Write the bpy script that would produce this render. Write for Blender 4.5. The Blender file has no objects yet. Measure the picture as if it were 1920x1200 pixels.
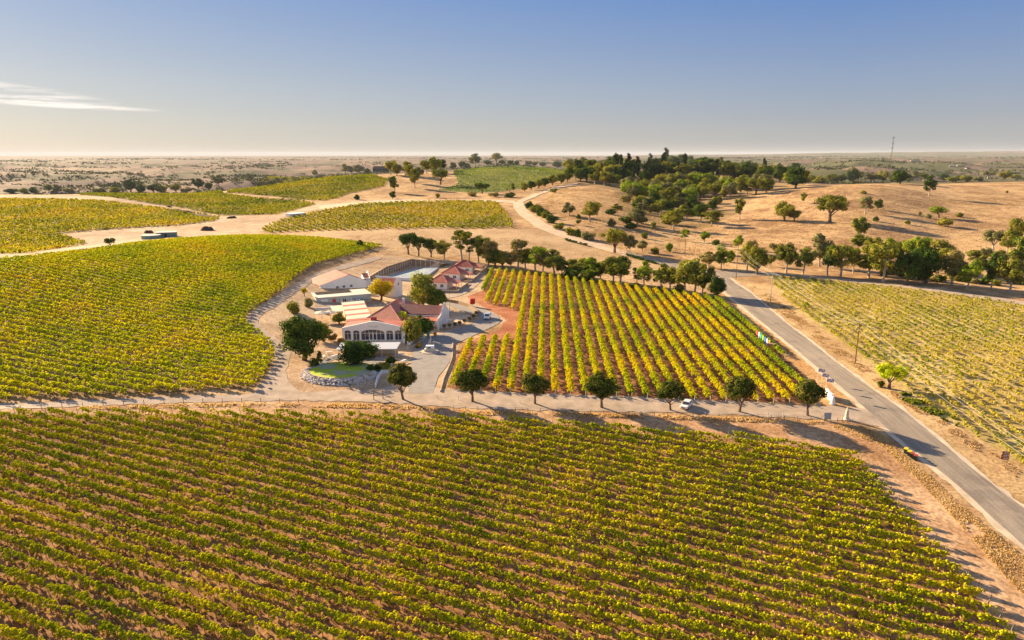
import bpy, bmesh, math, random
import numpy as np
from mathutils import Vector, Matrix
from mathutils.geometry import tessellate_polygon

R = math.radians
scene = bpy.context.scene
COL = scene.collection

# ------------------------------------------------------------------ camera
CAM_H = 55.0
F = 1297.0                     # focal length in photo pixels (1920 wide)
PITCH = math.atan(310.0 / F)   # horizon sits 310 px above the centre
cam_d = bpy.data.cameras.new("camera")
cam = bpy.data.objects.new("camera", cam_d)
COL.objects.link(cam)
cam.location = (0, 0, CAM_H)
cam.rotation_euler = (math.pi / 2 - PITCH, 0, 0)
cam_d.sensor_width = 36.0
cam_d.lens = 36.0 * F / 1920.0
cam_d.clip_start = 0.5
cam_d.clip_end = 120000.0
scene.camera = cam

# ------------------------------------------------------------------ light
SUN_EL = 20.0
SUN_AZ = 50.0                  # degrees to the left of the view direction, ahead of the camera
scene.view_settings.view_transform = 'Standard'
scene.view_settings.look = 'None'
scene.view_settings.exposure = 1.6
scene.view_settings.gamma = 1.0
scene.view_settings.use_curve_mapping = False

world = bpy.data.worlds.new("World")
scene.world = world
world.use_nodes = True
wn, wl = world.node_tree.nodes, world.node_tree.links
wn.clear()
w_out = wn.new('ShaderNodeOutputWorld')
w_bg = wn.new('ShaderNodeBackground')
w_bg.inputs['Strength'].default_value = 0.05
sky = wn.new('ShaderNodeTexSky')
sky.sky_type = 'NISHITA'
sky.sun_disc = False
sky.sun_elevation = R(SUN_EL)
sky.sun_rotation = R(-SUN_AZ)
sky.altitude = 100
sky.air_density = 1.0
sky.dust_density = 0.5
sky.ozone_density = 2.5
# a streak of cirrus, fixed in the sky by direction
geo = wn.new('ShaderNodeTexCoord')
sep = wn.new('ShaderNodeSeparateXYZ')
wl.new(geo.outputs['Generated'], sep.inputs[0])
def wm(op, a, b=None, clamp=False):
    n = wn.new('ShaderNodeMath'); n.operation = op; n.use_clamp = clamp
    for i, v in enumerate((a, b)):
        if v is None: continue
        if isinstance(v, (int, float)): n.inputs[i].default_value = v
        else: wl.new(v, n.inputs[i])
    return n.outputs[0]
az = wm('ARCTAN2', sep.outputs[0], sep.outputs[1])
el = wm('ARCSINE', sep.outputs[2])
def streak(a0, e0, sa, se, tilt):
    da = wm('SUBTRACT', az, a0)
    de = wm('SUBTRACT', wm('SUBTRACT', el, e0), wm('MULTIPLY', da, tilt))
    q = wm('ADD', wm('POWER', wm('ABSOLUTE', wm('DIVIDE', da, sa)), 2.0), wm('POWER', wm('ABSOLUTE', wm('DIVIDE', de, se)), 2.0))
    return wm('SUBTRACT', 1.0, q, True)
cmb = wn.new('ShaderNodeCombineXYZ')
wl.new(wm('MULTIPLY', az, 9.0), cmb.inputs[0]); wl.new(wm('MULTIPLY', el, 120.0), cmb.inputs[1])
cn = wn.new('ShaderNodeTexNoise'); cn.inputs['Scale'].default_value = 1.0; cn.inputs['Detail'].default_value = 6; cn.inputs['Roughness'].default_value = 0.62
wl.new(cmb.outputs[0], cn.inputs['Vector'])
cloud_mask = wm('ADD', streak(-0.655, 0.0715, 0.17, 0.0135, -0.09), wm('MULTIPLY', streak(-0.545, 0.0560, 0.10, 0.0035, -0.03), 0.8), True)
cloud = wm('MULTIPLY', wm('MULTIPLY', wm('SUBTRACT', cn.outputs['Fac'], 0.40, True), 7.0, True), cloud_mask, True)
def wramp(fac, stops):
    r = wn.new('ShaderNodeValToRGB'); wl.new(fac, r.inputs[0]); e = r.color_ramp.elements
    while len(e) < len(stops): e.new(0.5)
    for k, (p, c) in enumerate(stops): e[k].position = p; e[k].color = tuple(v * 0.93 for v in c) + (1,)
    return r.outputs[0]
def wmix(f, a, b, mode='MIX'):
    x = wn.new('ShaderNodeMix'); x.data_type = 'RGBA'; x.blend_type = mode
    if isinstance(f, (int, float)): x.inputs['Factor'].default_value = f
    else: wl.new(f, x.inputs['Factor'])
    for s_, v in (('A', a), ('B', b)):
        if isinstance(v, tuple): x.inputs[s_].default_value = v
        else: wl.new(v, x.inputs[s_])
    return x.outputs['Result']
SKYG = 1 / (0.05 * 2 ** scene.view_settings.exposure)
elf = wm('POWER', wm('MULTIPLY', wm('MAXIMUM', el, 0.0), 2 / math.pi), 0.5)      # 0 at the horizon, 1 overhead
def ep(d): return (d / 90.0) ** 0.5
grad_l = wramp(elf, [(0, (.66,.57,.47)), (ep(2), (.66,.62,.56)), (ep(5), (.56,.58,.60)), (ep(11.5), (.31,.42,.64)), (ep(30), (.36,.42,.60)), (1, (.20,.28,.52))])  # upper stops raised above the visible sky to add fill light
grad_r = wramp(elf, [(0, (.40,.39,.38)), (ep(2), (.40,.42,.46)), (ep(5), (.30,.38,.54)), (ep(11.5), (.12,.26,.60)), (ep(30), (.32,.38,.55)), (1, (.18,.27,.52))])  # upper stops likewise brightened as unseen fill
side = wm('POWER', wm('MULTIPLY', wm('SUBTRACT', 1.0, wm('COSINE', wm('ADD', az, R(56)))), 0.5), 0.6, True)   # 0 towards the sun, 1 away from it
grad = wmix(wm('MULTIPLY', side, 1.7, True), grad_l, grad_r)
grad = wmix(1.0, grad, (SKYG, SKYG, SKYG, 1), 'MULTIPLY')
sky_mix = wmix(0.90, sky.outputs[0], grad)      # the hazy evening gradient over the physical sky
mixc = wn.new('ShaderNodeMix'); mixc.data_type = 'RGBA'
wl.new(cloud, mixc.inputs['Factor'])
wl.new(sky_mix, mixc.inputs['A'])
mixc.inputs['B'].default_value = (7.5, 6.9, 6.3, 1)
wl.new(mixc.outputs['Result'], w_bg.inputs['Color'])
wl.new(w_bg.outputs[0], w_out.inputs[0])

sun_d = bpy.data.lights.new("sun", 'SUN')
sun_d.energy = 5.0
sun_d.angle = R(0.5)
sun_d.color = (1.0, 0.77, 0.48)
sun = bpy.data.objects.new("sun", sun_d)
COL.objects.link(sun)
_sd = Vector((-math.sin(R(SUN_AZ)) * math.cos(R(SUN_EL)), math.cos(R(SUN_AZ)) * math.cos(R(SUN_EL)), math.sin(R(SUN_EL))))
sun.rotation_euler = _sd.to_track_quat('Z', 'Y').to_euler()

# ------------------------------------------------------------------ noise + terrain function
rng = np.random.default_rng(7)
random.seed(7)
_LAT = rng.random((256, 256)).astype(np.float32)
def vnoise(x, y):
    xi = np.floor(x).astype(np.int64); yi = np.floor(y).astype(np.int64)
    fx = x - xi; fy = y - yi
    fx = fx * fx * (3 - 2 * fx); fy = fy * fy * (3 - 2 * fy)
    a = _LAT[xi & 255, yi & 255]; b = _LAT[(xi + 1) & 255, yi & 255]
    c = _LAT[xi & 255, (yi + 1) & 255]; d = _LAT[(xi + 1) & 255, (yi + 1) & 255]
    return (a * (1 - fx) + b * fx) * (1 - fy) + (c * (1 - fx) + d * fx) * fy
def fbm(x, y, o=4):
    s = 0; a = 0.5; t = 0
    for k in range(o):
        s = s + a * vnoise(x * 2 ** k + 17.3 * k, y * 2 ** k + 9.1 * k); t += a; a *= 0.5
    return s / t

PROF = {   # ground height (m) along lines of sight: photo column -> [(distance ahead, height)...]
 -250: [(200,5),(260,14),(320,12),(380,5),(450,6),(620,17),(700,15),(900,-5),(1300,-32)],
 0:    [(200,6),(260,16),(300,12),(370,3.6),(450,8),(620,17.6),(700,17),(850,5),(1300,-34)],
 160:  [(200,5),(280,15.5),(330,12),(385,4.5),(450,7),(620,17),(680,18.3),(800,8),(1300,-36)],
 320:  [(200,4),(320,16),(360,12),(418,6),(480,7),(560,9),(690,17.8),(800,8),(1300,-34)],
 480:  [(200,2.5),(350,14.6),(400,10),(430,6.8),(540,8.4),(640,10.2),(800,19),(950,5),(1400,-32)],
 640:  [(260,0.3),(320,3),(380,7.5),(430,7.8),(500,10),(560,13),(620,11.5),(700,16),(860,32.6),(950,25),(1400,-30)],
 800:  [(330,0),(370,3.6),(460,7.6),(540,11.5),(620,15),(700,17),(850,29.6),(950,33),(1100,20),(1500,-26)],
 960:  [(330,0),(370,3),(450,8.4),(620,15),(700,16.5),(760,19),(950,41.4),(1050,36),(1300,5),(1600,-24)],
 1120: [(320,0),(400,3.5),(520,12),(620,17),(800,25),(950,31),(1100,20),(1500,-20)],
 1280: [(340,.5),(450,1.5),(620,4),(850,16.8),(1000,28),(1150,20),(1600,-15)],
 1440: [(330,.5),(480,4.6),(640,16.6),(720,24),(850,24),(1000,20),(1500,-12)],
 1600: [(315,.5),(420,4.6),(510,13),(640,29.3),(740,27),(900,10),(1500,-8),(2000,-2)],
 1760: [(300,.7),(440,3),(540,11),(680,20.5),(760,25),(850,22),(1100,5),(1500,-6)],
 1920: [(290,.5),(440,3),(540,11),(760,26),(860,24),(1100,8),(1500,-4)],
 2170: [(290,.5),(440,3),(540,11),(760,26),(860,24),(1100,8),(1500,-4)],
}
_TC = np.array([(k - 960) / 1290.0 for k in PROF])
_LG = np.linspace(math.log(30.0), math.log(4000.0), 520)
_YG = np.exp(_LG)
_tab = []
for k, v in PROF.items():
    pts = [(30, -9.76), (152, 0)] + v + [(4000, v[-1][1])]
    _tab.append(np.interp(_YG, [p[0] for p in pts], [p[1] for p in pts]))
_tab = np.array(_tab)
_TG = np.linspace(_TC[0], _TC[-1], 360)
_grid = np.empty((360, 520))
for j in range(520):
    _grid[:, j] = np.interp(_TG, _TC, _tab[:, j])
def _blur(a, s, axis):
    r = int(3 * s); w = np.exp(-0.5 * (np.arange(-r, r + 1) / s) ** 2); w /= w.sum()
    a = np.moveaxis(a, axis, 0)
    p = np.concatenate([np.repeat(a[:1], r, 0), a, np.repeat(a[-1:], r, 0)], 0)
    o = sum(w[i] * p[i:i + a.shape[0]] for i in range(2 * r + 1))
    return np.moveaxis(o, 0, axis)
_grid = _blur(_blur(_grid, 8.0, 0), 4.0, 1)

def H(x, y):
    x = np.asarray(x, dtype=float); y = np.asarray(y, dtype=float)
    ys = np.maximum(y, 32.0)
    t = np.clip(x / ys, _TG[0], _TG[-1])
    u = (t - _TG[0]) / (_TG[-1] - _TG[0]) * 359
    w = (np.log(np.clip(ys, 30.0, 4000.0)) - _LG[0]) / (_LG[-1] - _LG[0]) * 519
    i = np.clip(np.floor(u).astype(int), 0, 358); j = np.clip(np.floor(w).astype(int), 0, 518)
    fu = np.clip(u - i, 0, 1); fw = np.clip(w - j, 0, 1)
    z = (_grid[i, j] * (1 - fu) + _grid[i + 1, j] * fu) * (1 - fw) + (_grid[i, j + 1] * (1 - fu) + _grid[i + 1, j + 1] * fu) * fw
    # gentle undulation on the hills, larger rolls on the plain beyond
    hill = np.clip((y - 380) / 200, 0, 1) * np.clip((1300 - y) / 300, 0, 1)
    z = z + hill * (fbm(x / 60.0 + 5, y / 60.0, 3) - 0.5) * 2.4
    far = np.clip((y - 1150) / 700, 0, 1)
    z = z + far * (fbm(x / 420.0 + 3, y / 420.0 + 8, 4) - 0.48) * 95 * np.clip((9000 - y) / 6000, 0.12, 1)
    z = z + far * 20 * np.clip((y - 3000) / 5000, 0, 1)
    # low ranges on the right horizon
    tt = x / np.maximum(y, 1)
    ridge = 95 * np.exp(-((y - 19000) / 3500.0) ** 2) * np.clip((tt + 0.05) / 0.7, 0.22, 1) * (0.55 + 0.9 * fbm(tt * 9 + 40, tt * 0 + 2.2, 4))
    ridge2 = 150 * np.exp(-((y - 27000) / 4000.0) ** 2) * np.exp(-((tt - 0.56) / 0.2) ** 2) * (0.7 + 0.6 * fbm(tt * 14 + 10, tt * 0 + 7.2, 4))
    return z + ridge * 1.1 + ridge2

_cp, _sp = math.cos(PITCH), math.sin(PITCH)
_MT = np.exp(np.linspace(math.log(40), math.log(42000), 2600))
def _ray(px, py):
    u = px - 960.0; v = 600.0 - py
    yc = F * _cp + v * _sp; zc = -F * _sp + v * _cp
    return u / yc, zc / yc
def G(px, py):
    """ground point seen at photo pixel (px, py)"""
    a, b = _ray(px, py)
    z = CAM_H + b * _MT - H(a * _MT, _MT)
    k = np.argmax(z < 0)
    if z[k] >= 0: k = len(_MT) - 1
    k = max(k, 1)
    f = z[k - 1] / (z[k - 1] - z[k] + 1e-9)
    Y = _MT[k - 1] + f * (_MT[k] - _MT[k - 1])
    X = a * Y
    return Vector((X, Y, float(H(X, Y))))
def GL(pts): return [G(*p) for p in pts]
def depth(p): return p.y * _cp + (CAM_H - p.z) * _sp
def mpp(p): return depth(p) / F         # metres per photo pixel at p
def proj(x, y, z):
    dz = z - CAM_H
    d = y * _cp - dz * _sp; v = y * _sp + dz * _cp
    return 960 + F * x / d, 600 - F * v / d

# ------------------------------------------------------------------ object helpers
def tag(o, label=None, cat=None, group=None, kind=None):
    if label: o['label'] = label
    if cat: o['category'] = cat
    if group: o['group'] = group
    if kind: o['kind'] = kind
    return o
def mesh_obj(name, verts, faces, mats, parent=None, mi=None, smooth=False):
    me = bpy.data.meshes.new(name)
    me.from_pydata([tuple(v) for v in verts], [], faces)
    for m in (mats if isinstance(mats, (list, tuple)) else [mats]): me.materials.append(m)
    if mi is not None: me.polygons.foreach_set('material_index', mi)
    if smooth: me.polygons.foreach_set('use_smooth', [True] * len(me.polygons))
    me.update()
    o = bpy.data.objects.new(name, me); COL.objects.link(o)
    if parent: o.parent = parent
    return o
def quads_mesh(name, V, mats, mi=None):
    """V: (n,4,3) array -> mesh of n separate quads"""
    n = len(V)
    me = bpy.data.meshes.new(name)
    me.vertices.add(n * 4); me.vertices.foreach_set('co', np.ascontiguousarray(V, dtype=np.float32).ravel())
    me.loops.add(n * 4); me.loops.foreach_set('vertex_index', np.arange(n * 4, dtype=np.int32))
    me.polygons.add(n); me.polygons.foreach_set('loop_start', np.arange(0, n * 4, 4, dtype=np.int32))
    for m in (mats if isinstance(mats, (list, tuple)) else [mats]): me.materials.append(m)
    if mi is not None: me.polygons.foreach_set('material_index', np.asarray(mi, dtype=np.int32))
    me.update(calc_edges=True)
    return me
def link_mesh(name, me, parent=None):
    o = bpy.data.objects.new(name, me); COL.objects.link(o)
    if parent: o.parent = parent
    return o
def empty(name, loc=(0, 0, 0), rz=0.0, label=None, cat=None, group=None):
    o = bpy.data.objects.new(name, None); COL.objects.link(o)
    o.empty_display_size = 0.5
    o.location = loc; o.rotation_euler = (0, 0, rz)
    return tag(o, label, cat, group)
class MB:
    """collects simple solids into one mesh"""
    def __init__(s): s.v = []; s.f = []; s.m = []
    def add(s, vs, fs, m=0):
        b = len(s.v); s.v += [tuple(v) for v in vs]; s.f += [tuple(b + i for i in f) for f in fs]; s.m += [m] * len(fs); return s
    def box(s, x0, y0, z0, x1, y1, z1, m=0):
        return s.add([(x0,y0,z0),(x1,y0,z0),(x1,y1,z0),(x0,y1,z0),(x0,y0,z1),(x1,y0,z1),(x1,y1,z1),(x0,y1,z1)],
                     [(0,3,2,1),(4,5,6,7),(0,1,5,4),(1,2,6,5),(2,3,7,6),(3,0,4,7)], m)
    def tube(s, p0, p1, r0, r1=None, n=8, m=0):
        r1 = r0 if r1 is None else r1
        p0 = Vector(p0); p1 = Vector(p1); d = (p1 - p0)
        if d.length < 1e-6: return s
        d.normalize(); a = d.orthogonal().normalized(); b = d.cross(a)
        vs = [p0 + (a * math.cos(t) + b * math.sin(t)) * r0 for t in [2 * math.pi * i / n for i in range(n)]]
        vs += [p1 + (a * math.cos(t) + b * math.sin(t)) * r1 for t in [2 * math.pi * i / n for i in range(n)]]
        fs = [(i, (i + 1) % n, n + (i + 1) % n, n + i) for i in range(n)] + [tuple(range(n))[::-1], tuple(range(n, 2 * n))]
        return s.add(vs, fs, m)
    def lathe(s, prof, n=16, c=(0, 0, 0), m=0):
        vs = []; fs = []
        for r, z in prof: vs += [(c[0] + r * math.cos(2*math.pi*i/n), c[1] + r * math.sin(2*math.pi*i/n), c[2] + z) for i in range(n)]
        for k in range(len(prof) - 1): fs += [(k*n+i, k*n+(i+1)%n, (k+1)*n+(i+1)%n, (k+1)*n+i) for i in range(n)]
        fs += [tuple(range(n))[::-1], tuple((len(prof)-1)*n + i for i in range(n))]
        return s.add(vs, fs, m)
    def slab(s, pts, t, m=0):
        """roof plane: 3-4 corners (outer face up), thickness t below"""
        n = len(pts); P = [Vector(p) for p in pts]
        nn = (P[1] - P[0]).cross(P[2] - P[0]).normalized()
        if nn.z < 0: P = P[::-1]; nn = -nn
        Q = [p - nn * t for p in P]
        return s.add(P + Q, [tuple(range(n)), tuple(range(n, 2*n))[::-1]] + [(i, n+i, n+(i+1)%n, (i+1)%n) for i in range(n)], m)
    def prism(s, poly, z0, z1, m=0):
        n = len(poly)
        return s.add([(x, y, z0) for x, y in poly] + [(x, y, z1) for x, y in poly],
                     [tuple(range(n))[::-1], tuple(range(n, 2*n))] + [(i, (i+1)%n, n+(i+1)%n, n+i) for i in range(n)], m)
    def build(s, name, mats, parent=None, smooth=False):
        return mesh_obj(name, s.v, s.f, mats, parent, s.m, smooth)
def shape_xz(outer, holes, y0, y1):
    """extrude a polygon in the x-z plane (with holes) from y0 to y1 -> MB"""
    loops = [outer] + list(holes)
    tri = tessellate_polygon([[Vector((x, z, 0)) for x, z in l] for l in loops])
    flat = [p for l in loops for p in l]; n = len(flat)
    mb = MB(); mb.v = [(x, y0, z) for x, z in flat] + [(x, y1, z) for x, z in flat]
    for t in tri: mb.f.append(tuple(t)); mb.f.append(tuple(n + i for i in t[::-1]))
    b = 0
    for l in loops:
        k = len(l)
        for i in range(k): mb.f.append((b + i, b + (i+1) % k, n + b + (i+1) % k, n + b + i))
        b += k
    mb.m = [0] * len(mb.f)
    return mb

# ------------------------------------------------------------------ materials
def new_mat(name):
    m = bpy.data.materials.new(name); m.use_nodes = True
    nt = m.node_tree; nt.nodes.clear()
    return m, nt.nodes, nt.links
def noise_node(n, l, scale, detail=4, coord='Object', rough=0.55, vec=None):
    t = n.new('ShaderNodeTexNoise'); t.inputs['Scale'].default_value = scale
    t.inputs['Detail'].default_value = detail; t.inputs['Roughness'].default_value = rough
    if vec is None:
        tc = n.new('ShaderNodeTexCoord'); vec = tc.outputs[coord]
    l.new(vec, t.inputs['Vector']); return t
def ramp(n, l, fac, stops):
    r = n.new('ShaderNodeValToRGB'); l.new(fac, r.inputs[0])
    e = r.color_ramp.elements
    while len(e) < len(stops): e.new(0.5)
    for k, (p, c) in enumerate(stops): e[k].position = p; e[k].color = (*c, 1)
    return r
def mat_simple(name, col, rough=0.7, var=0.18, scale=1.2, metallic=0.0, bump=0.0, coord='Object', spec=0.3):
    m, n, l = new_mat(name)
    out = n.new('ShaderNodeOutputMaterial'); b = n.new('ShaderNodeBsdfPrincipled')
    t = noise_node(n, l, scale, 5, coord)
    c0 = [c * (1 - var) for c in col]; c1 = [min(1, c * (1 + var)) for c in col]
    r = ramp(n, l, t.outputs['Fac'], [(0.3, c0), (0.7, c1)])
    l.new(r.outputs[0], b.inputs['Base Color'])
    b.inputs['Roughness'].default_value = rough; b.inputs['Metallic'].default_value = metallic
    b.inputs['Specular IOR Level'].default_value = spec
    if bump:
        bp = n.new('ShaderNodeBump'); bp.inputs['Strength'].default_value = bump; bp.inputs['Distance'].default_value = 0.05
        t2 = noise_node(n, l, scale * 8, 4, coord); l.new(t2.outputs['Fac'], bp.inputs['Height']); l.new(bp.outputs[0], b.inputs['Normal'])
    l.new(b.outputs[0], out.inputs[0])
    return m
def mat_leaf(name, cols, patch=0.06, trans=0.35, tcol=1.25, amp=1.7, leafamp=0.55, objamp=0.12):
    """leaf cards: colour varies per leaf and in broad patches; light passes through"""
    m, n, l = new_mat(name)
    out = n.new('ShaderNodeOutputMaterial')
    g = n.new('ShaderNodeNewGeometry')
    t = noise_node(n, l, patch, 3, vec=g.outputs['Position'])
    mr = n.new('ShaderNodeMath'); mr.operation = 'MULTIPLY_ADD'
    l.new(g.outputs['Random Per Island'], mr.inputs[0]); mr.inputs[1].default_value = leafamp
    sc = n.new('ShaderNodeMath'); sc.operation = 'MULTIPLY_ADD'; l.new(t.outputs['Fac'], sc.inputs[0]); sc.inputs[1].default_value = amp; sc.inputs[2].default_value = 0.23 - amp * 0.5 + (0.55 - leafamp) * 0.5 - (objamp - 0.12) * 0.5
    l.new(sc.outputs[0], mr.inputs[2])
    oi = n.new('ShaderNodeObjectInfo')
    ad = n.new('ShaderNodeMath'); ad.operation = 'MULTIPLY_ADD'; l.new(oi.outputs['Random'], ad.inputs[0]); ad.inputs[1].default_value = objamp
    l.new(mr.outputs[0], ad.inputs[2])
    k = len(cols)
    r = ramp(n, l, ad.outputs[0], [(i / (k - 1), c) for i, c in enumerate(cols)])
    d = n.new('ShaderNodeBsdfDiffuse'); l.new(r.outputs[0], d.inputs[0])
    tr = n.new('ShaderNodeBsdfTranslucent')
    mu = n.new('ShaderNodeMix'); mu.data_type = 'RGBA'; mu.blend_type = 'MULTIPLY'; mu.inputs['Factor'].default_value = 1
    l.new(r.outputs[0], mu.inputs['A']); mu.inputs['B'].default_value = (tcol, tcol, tcol * 0.6, 1)
    l.new(mu.outputs['Result'], tr.inputs[0])
    mx = n.new('ShaderNodeMixShader'); mx.inputs[0].default_value = trans
    l.new(d.outputs[0], mx.inputs[1]); l.new(tr.outputs[0], mx.inputs[2]); l.new(mx.outputs[0], out.inputs[0])
    return m
# ------------------------------------------------------------------ ground sheet
def pip(x, y, poly):
    """points in polygon (vectorised)"""
    ins = np.zeros(x.shape, bool)
    px = [p[0] for p in poly]; py = [p[1] for p in poly]
    x0, x1, y0, y1 = min(px), max(px), min(py), max(py)
    sel = np.where((x > x0) & (x < x1) & (y > y0) & (y < y1))[0]
    if len(sel) == 0: return ins
    xs, ys = x[sel], y[sel]; c = np.zeros(len(sel), bool)
    j = len(poly) - 1
    for i in range(len(poly)):
        yi, yj, xi, xj = py[i], py[j], px[i], px[j]
        cond = ((yi > ys) != (yj > ys)) & (xs < (xj - xi) * (ys - yi) / (yj - yi + 1e-12) + xi)
        c ^= cond; j = i
    ins[sel] = c
    return ins
def wpoly(pts):
    """photo outline -> ground outline"""
    return [(p.x, p.y) for p in GL(pts)]

Z = {}   # ground zones, outlined on the ground
Z['front_field'] = wpoly([(-320,765),(0,778),(300,777),(700,783),(860,788),(1160,806),(1400,826),(1592,848),(1660,925),(1760,1035),(1850,1140),(1905,1215),(2040,1390),(-700,1390)])
Z['mid_field'] = wpoly([(836,728),(852,676),(868,645),(905,637),(955,634),(975,600),(960,578),(925,572),(902,566),(913,505),(1000,513),(1150,533),(1352,560),(1430,632),(1513,712),(1518,756),(1300,750),(1000,737)])
Z['clay_bank'] = wpoly([(868,645),(905,637),(960,632),(1000,610),(1000,570),(905,545),(875,556),(905,575),(950,600),(935,618)])
_lh_top = [(-260,520),(0,500),(100,487),(250,465),(400,450),(500,447),(600,454),(720,472)]
Z['left_hill'] = wpoly([(-260,768),(0,752),(250,742),(478,728),(500,700),(517,668),(507,645),(480,622),(458,606),(466,588),(520,553),(556,533),(590,508),(650,492),(720,472)] + _lh_top[::-1][1:])
# the hill field runs on a little over the crest
_c = Z['left_hill']
Z['left_hill'] = [(x * 1.04, y * 1.04) if y > 255 and x < -60 else (x, y) for x, y in _c]
Z['right_field'] = wpoly([(1446,518),(1520,523),(1620,534),(1740,548),(1850,562),(1960,580),(2300,640),(2300,1010),(1990,925),(1880,850),(1700,738),(1560,630),(1490,578),(1452,540)])
Z['far_mid'] = wpoly([(495,438),(560,434),(650,432),(800,428),(900,429),(965,427),(950,400),(930,378),(860,377),(760,379),(680,383),(600,396),(530,412),(492,428)])
Z['far_left'] = wpoly([(-200,488),(0,476),(50,475),(110,466),(165,456),(120,442),(105,438),(200,430),(330,423),(400,415),(412,408),(380,402),(300,390),(180,376),(0,373),(-200,374)])
Z['far_strip'] = wpoly([(150,366),(260,378),(330,388),(420,404),(520,402),(592,382),(560,376),(480,372),(420,364),(380,361),(200,361)])
Z['far_hill'] = wpoly([(425,362),(480,366),(560,374),(610,377),(660,362),(720,350),(726,336),(700,329),(640,325),(560,333),(480,345)])
Z['green_hill'] = wpoly([(820,357),(860,345),(850,325),(880,314),(940,310),(1000,311),(1045,316),(1075,322),(1060,335),(1020,345),(960,357),(900,362)])
Z['valley_dirt'] = wpoly([(-200,492),(0,478),(60,476),(115,467),(168,456),(120,441),(200,431),(330,423),(412,410),(300,388),(180,374),(0,371),(0,366),(180,367),(300,384),(420,406),(520,404),(596,382),(640,379),(740,372),(740,378),(660,384),(600,394),(540,406),(492,432),(440,446),(250,464),(0,500),(-200,515)])
Z['straw_bowl'] = wpoly([(600,455),(700,468),(760,482),(870,478),(1150,528),(1340,548),(1340,524),(1200,490),(1100,462),(1010,430),(970,430),(800,430),(650,434),(560,440)])
Z['resort'] = wpoly([(520,735),(525,640),(480,605),(560,535),(640,495),(720,478),(900,490),(905,560),(955,600),(860,640),(840,725),(760,735)])
Z['front_verge'] = wpoly([(-300,775),(0,766),(560,752),(860,768),(1260,778),(1560,790),(1680,830),(1760,905),(1930,1060),(2200,1300),(2040,1390),(1905,1215),(1592,848),(1160,806),(860,788),(300,777),(-320,765)])
Z['east_verge'] = wpoly([(1400,530),(1450,540),(1560,630),(1700,738),(1880,850),(1990,925),(2250,1130),(2200,1175),(1920,951),(1687,765),(1500,625)])
Z['west_verge'] = wpoly([(1350,540),(1500,662),(1600,745),(1560,770),(1512,756),(1506,712),(1340,560)])

NU, NR = 1080, 1150
_az = np.linspace(R(-54), R(54), NU)
_rr = np.concatenate([np.exp(np.linspace(math.log(42), math.log(1500), 850)), np.exp(np.linspace(math.log(1506), math.log(44000), NR - 850))])
A_, R_ = np.meshgrid(_az, _rr, indexing='ij')
gx = (np.tan(A_) * R_).ravel(); gy = R_.ravel().copy()
gz = H(gx, gy)
tiny = (fbm(gx * 0.7, gy * 0.7, 3) - 0.5) * 0.10 * np.clip((300 - gy) / 100, 0, 1)
gz = gz + np.minimum(tiny, 0.0)
col = np.zeros((gx.size, 3), np.float32)
n1 = fbm(gx / 22, gy / 22, 4); n2 = fbm(gx / 3.1 + 50, gy / 3.1, 3); n3 = fbm(gx / 260 + 9, gy / 260 + 4, 4); n4 = fbm(gx / 0.9, gy / 0.9 + 70, 2)
def setc(mask, c0, c1, t):
    a = np.array(c0, np.float32); b = np.array(c1, np.float32)
    tt = np.clip(t, 0, 1)[:, None]
    col[mask] = (a * (1 - tt) + b * tt)[mask]
every = np.ones(gx.size, bool)
k = np.clip((n1 - 0.5) * 2.2 + (n2 - 0.5) * 1.8 + (n4 - .5) * .5 + 0.5, 0, 1)
setc(every, (.36, .215, .105), (.62, .42, .22), k)                 # dry summer grass
kk_=0; wx = gx + (n2 - .5) * 1.6; wy = gy + (n1 - .5) * 1.6
far = gy > 1150
# plain beyond: paddocks, stubble and scrub
cell = vnoise(np.floor(gx / (180 + gy * .05)) * 7.7 + .5, np.floor((gy + gx * .3) / (230 + gy * .10)) * 5.3 + .5)
fk = np.clip(cell * 0.55 + (n3 - .3) * 0.9, 0, 1)
setc(far, (.17, .12, .10), (.36, .25, .18), fk)
scrub = far & (fbm(gx / 150 + 33, gy / 240 + 11, 4) > 0.54)
setc(scrub, (.10, .10, .06), (.19, .16, .09), n2)
rt = far & (gx / np.maximum(gy, 1) > 0.18) & (fbm(gx / 900 + 3, gy / 500 + 1, 3) > 0.5) & (gy > 1700)
setc(rt, (.12, .13, .06), (.19, .18, .09), n2)
def zone(name, c0, c1, t=None):
    m = pip(wx, wy, Z[name]); setc(m, c0, c1, k if t is None else t); return m
wood = pip(wx, wy, wpoly([(1060,345),(1150,356),(1165,395),(1240,425),(1330,425),(1400,392),(1450,365),(1512,352),(1500,330),(1150,318),(1062,325)]))
setc(wood, (.20, .14, .06), (.46, .31, .16), n1 * 1.6 - .3)
slope = pip(wx, wy, wpoly([(1420,365),(1500,350),(1640,345),(1760,370),(1800,470),(1500,500),(1400,470),(1380,400)]))
setc(slope, (.30, .175, .09), (.60, .40, .21), k)
# mown lines in the straw bowl follow the contour
lines = 0.5 + 0.5 * np.sin((gy + gx * .18 + gz * 4 + n1 * 3) * 2 * math.pi / 7.0)
zone('straw_bowl', (.47, .31, .17), (.60, .43, .25), np.clip(.35 * lines + .65 * k, 0, 1))
zone('valley_dirt', (.44, .30, .19), (.62, .47, .32))
zone('resort', (.46, .31, .19), (.62, .46, .30))
zone('front_verge', (.44, .25, .125), (.62, .41, .24))
zone('east_verge', (.48, .31, .15), (.64, .45, .23))
zone('west_verge', (.46, .25, .10), (.62, .40, .19))
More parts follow.
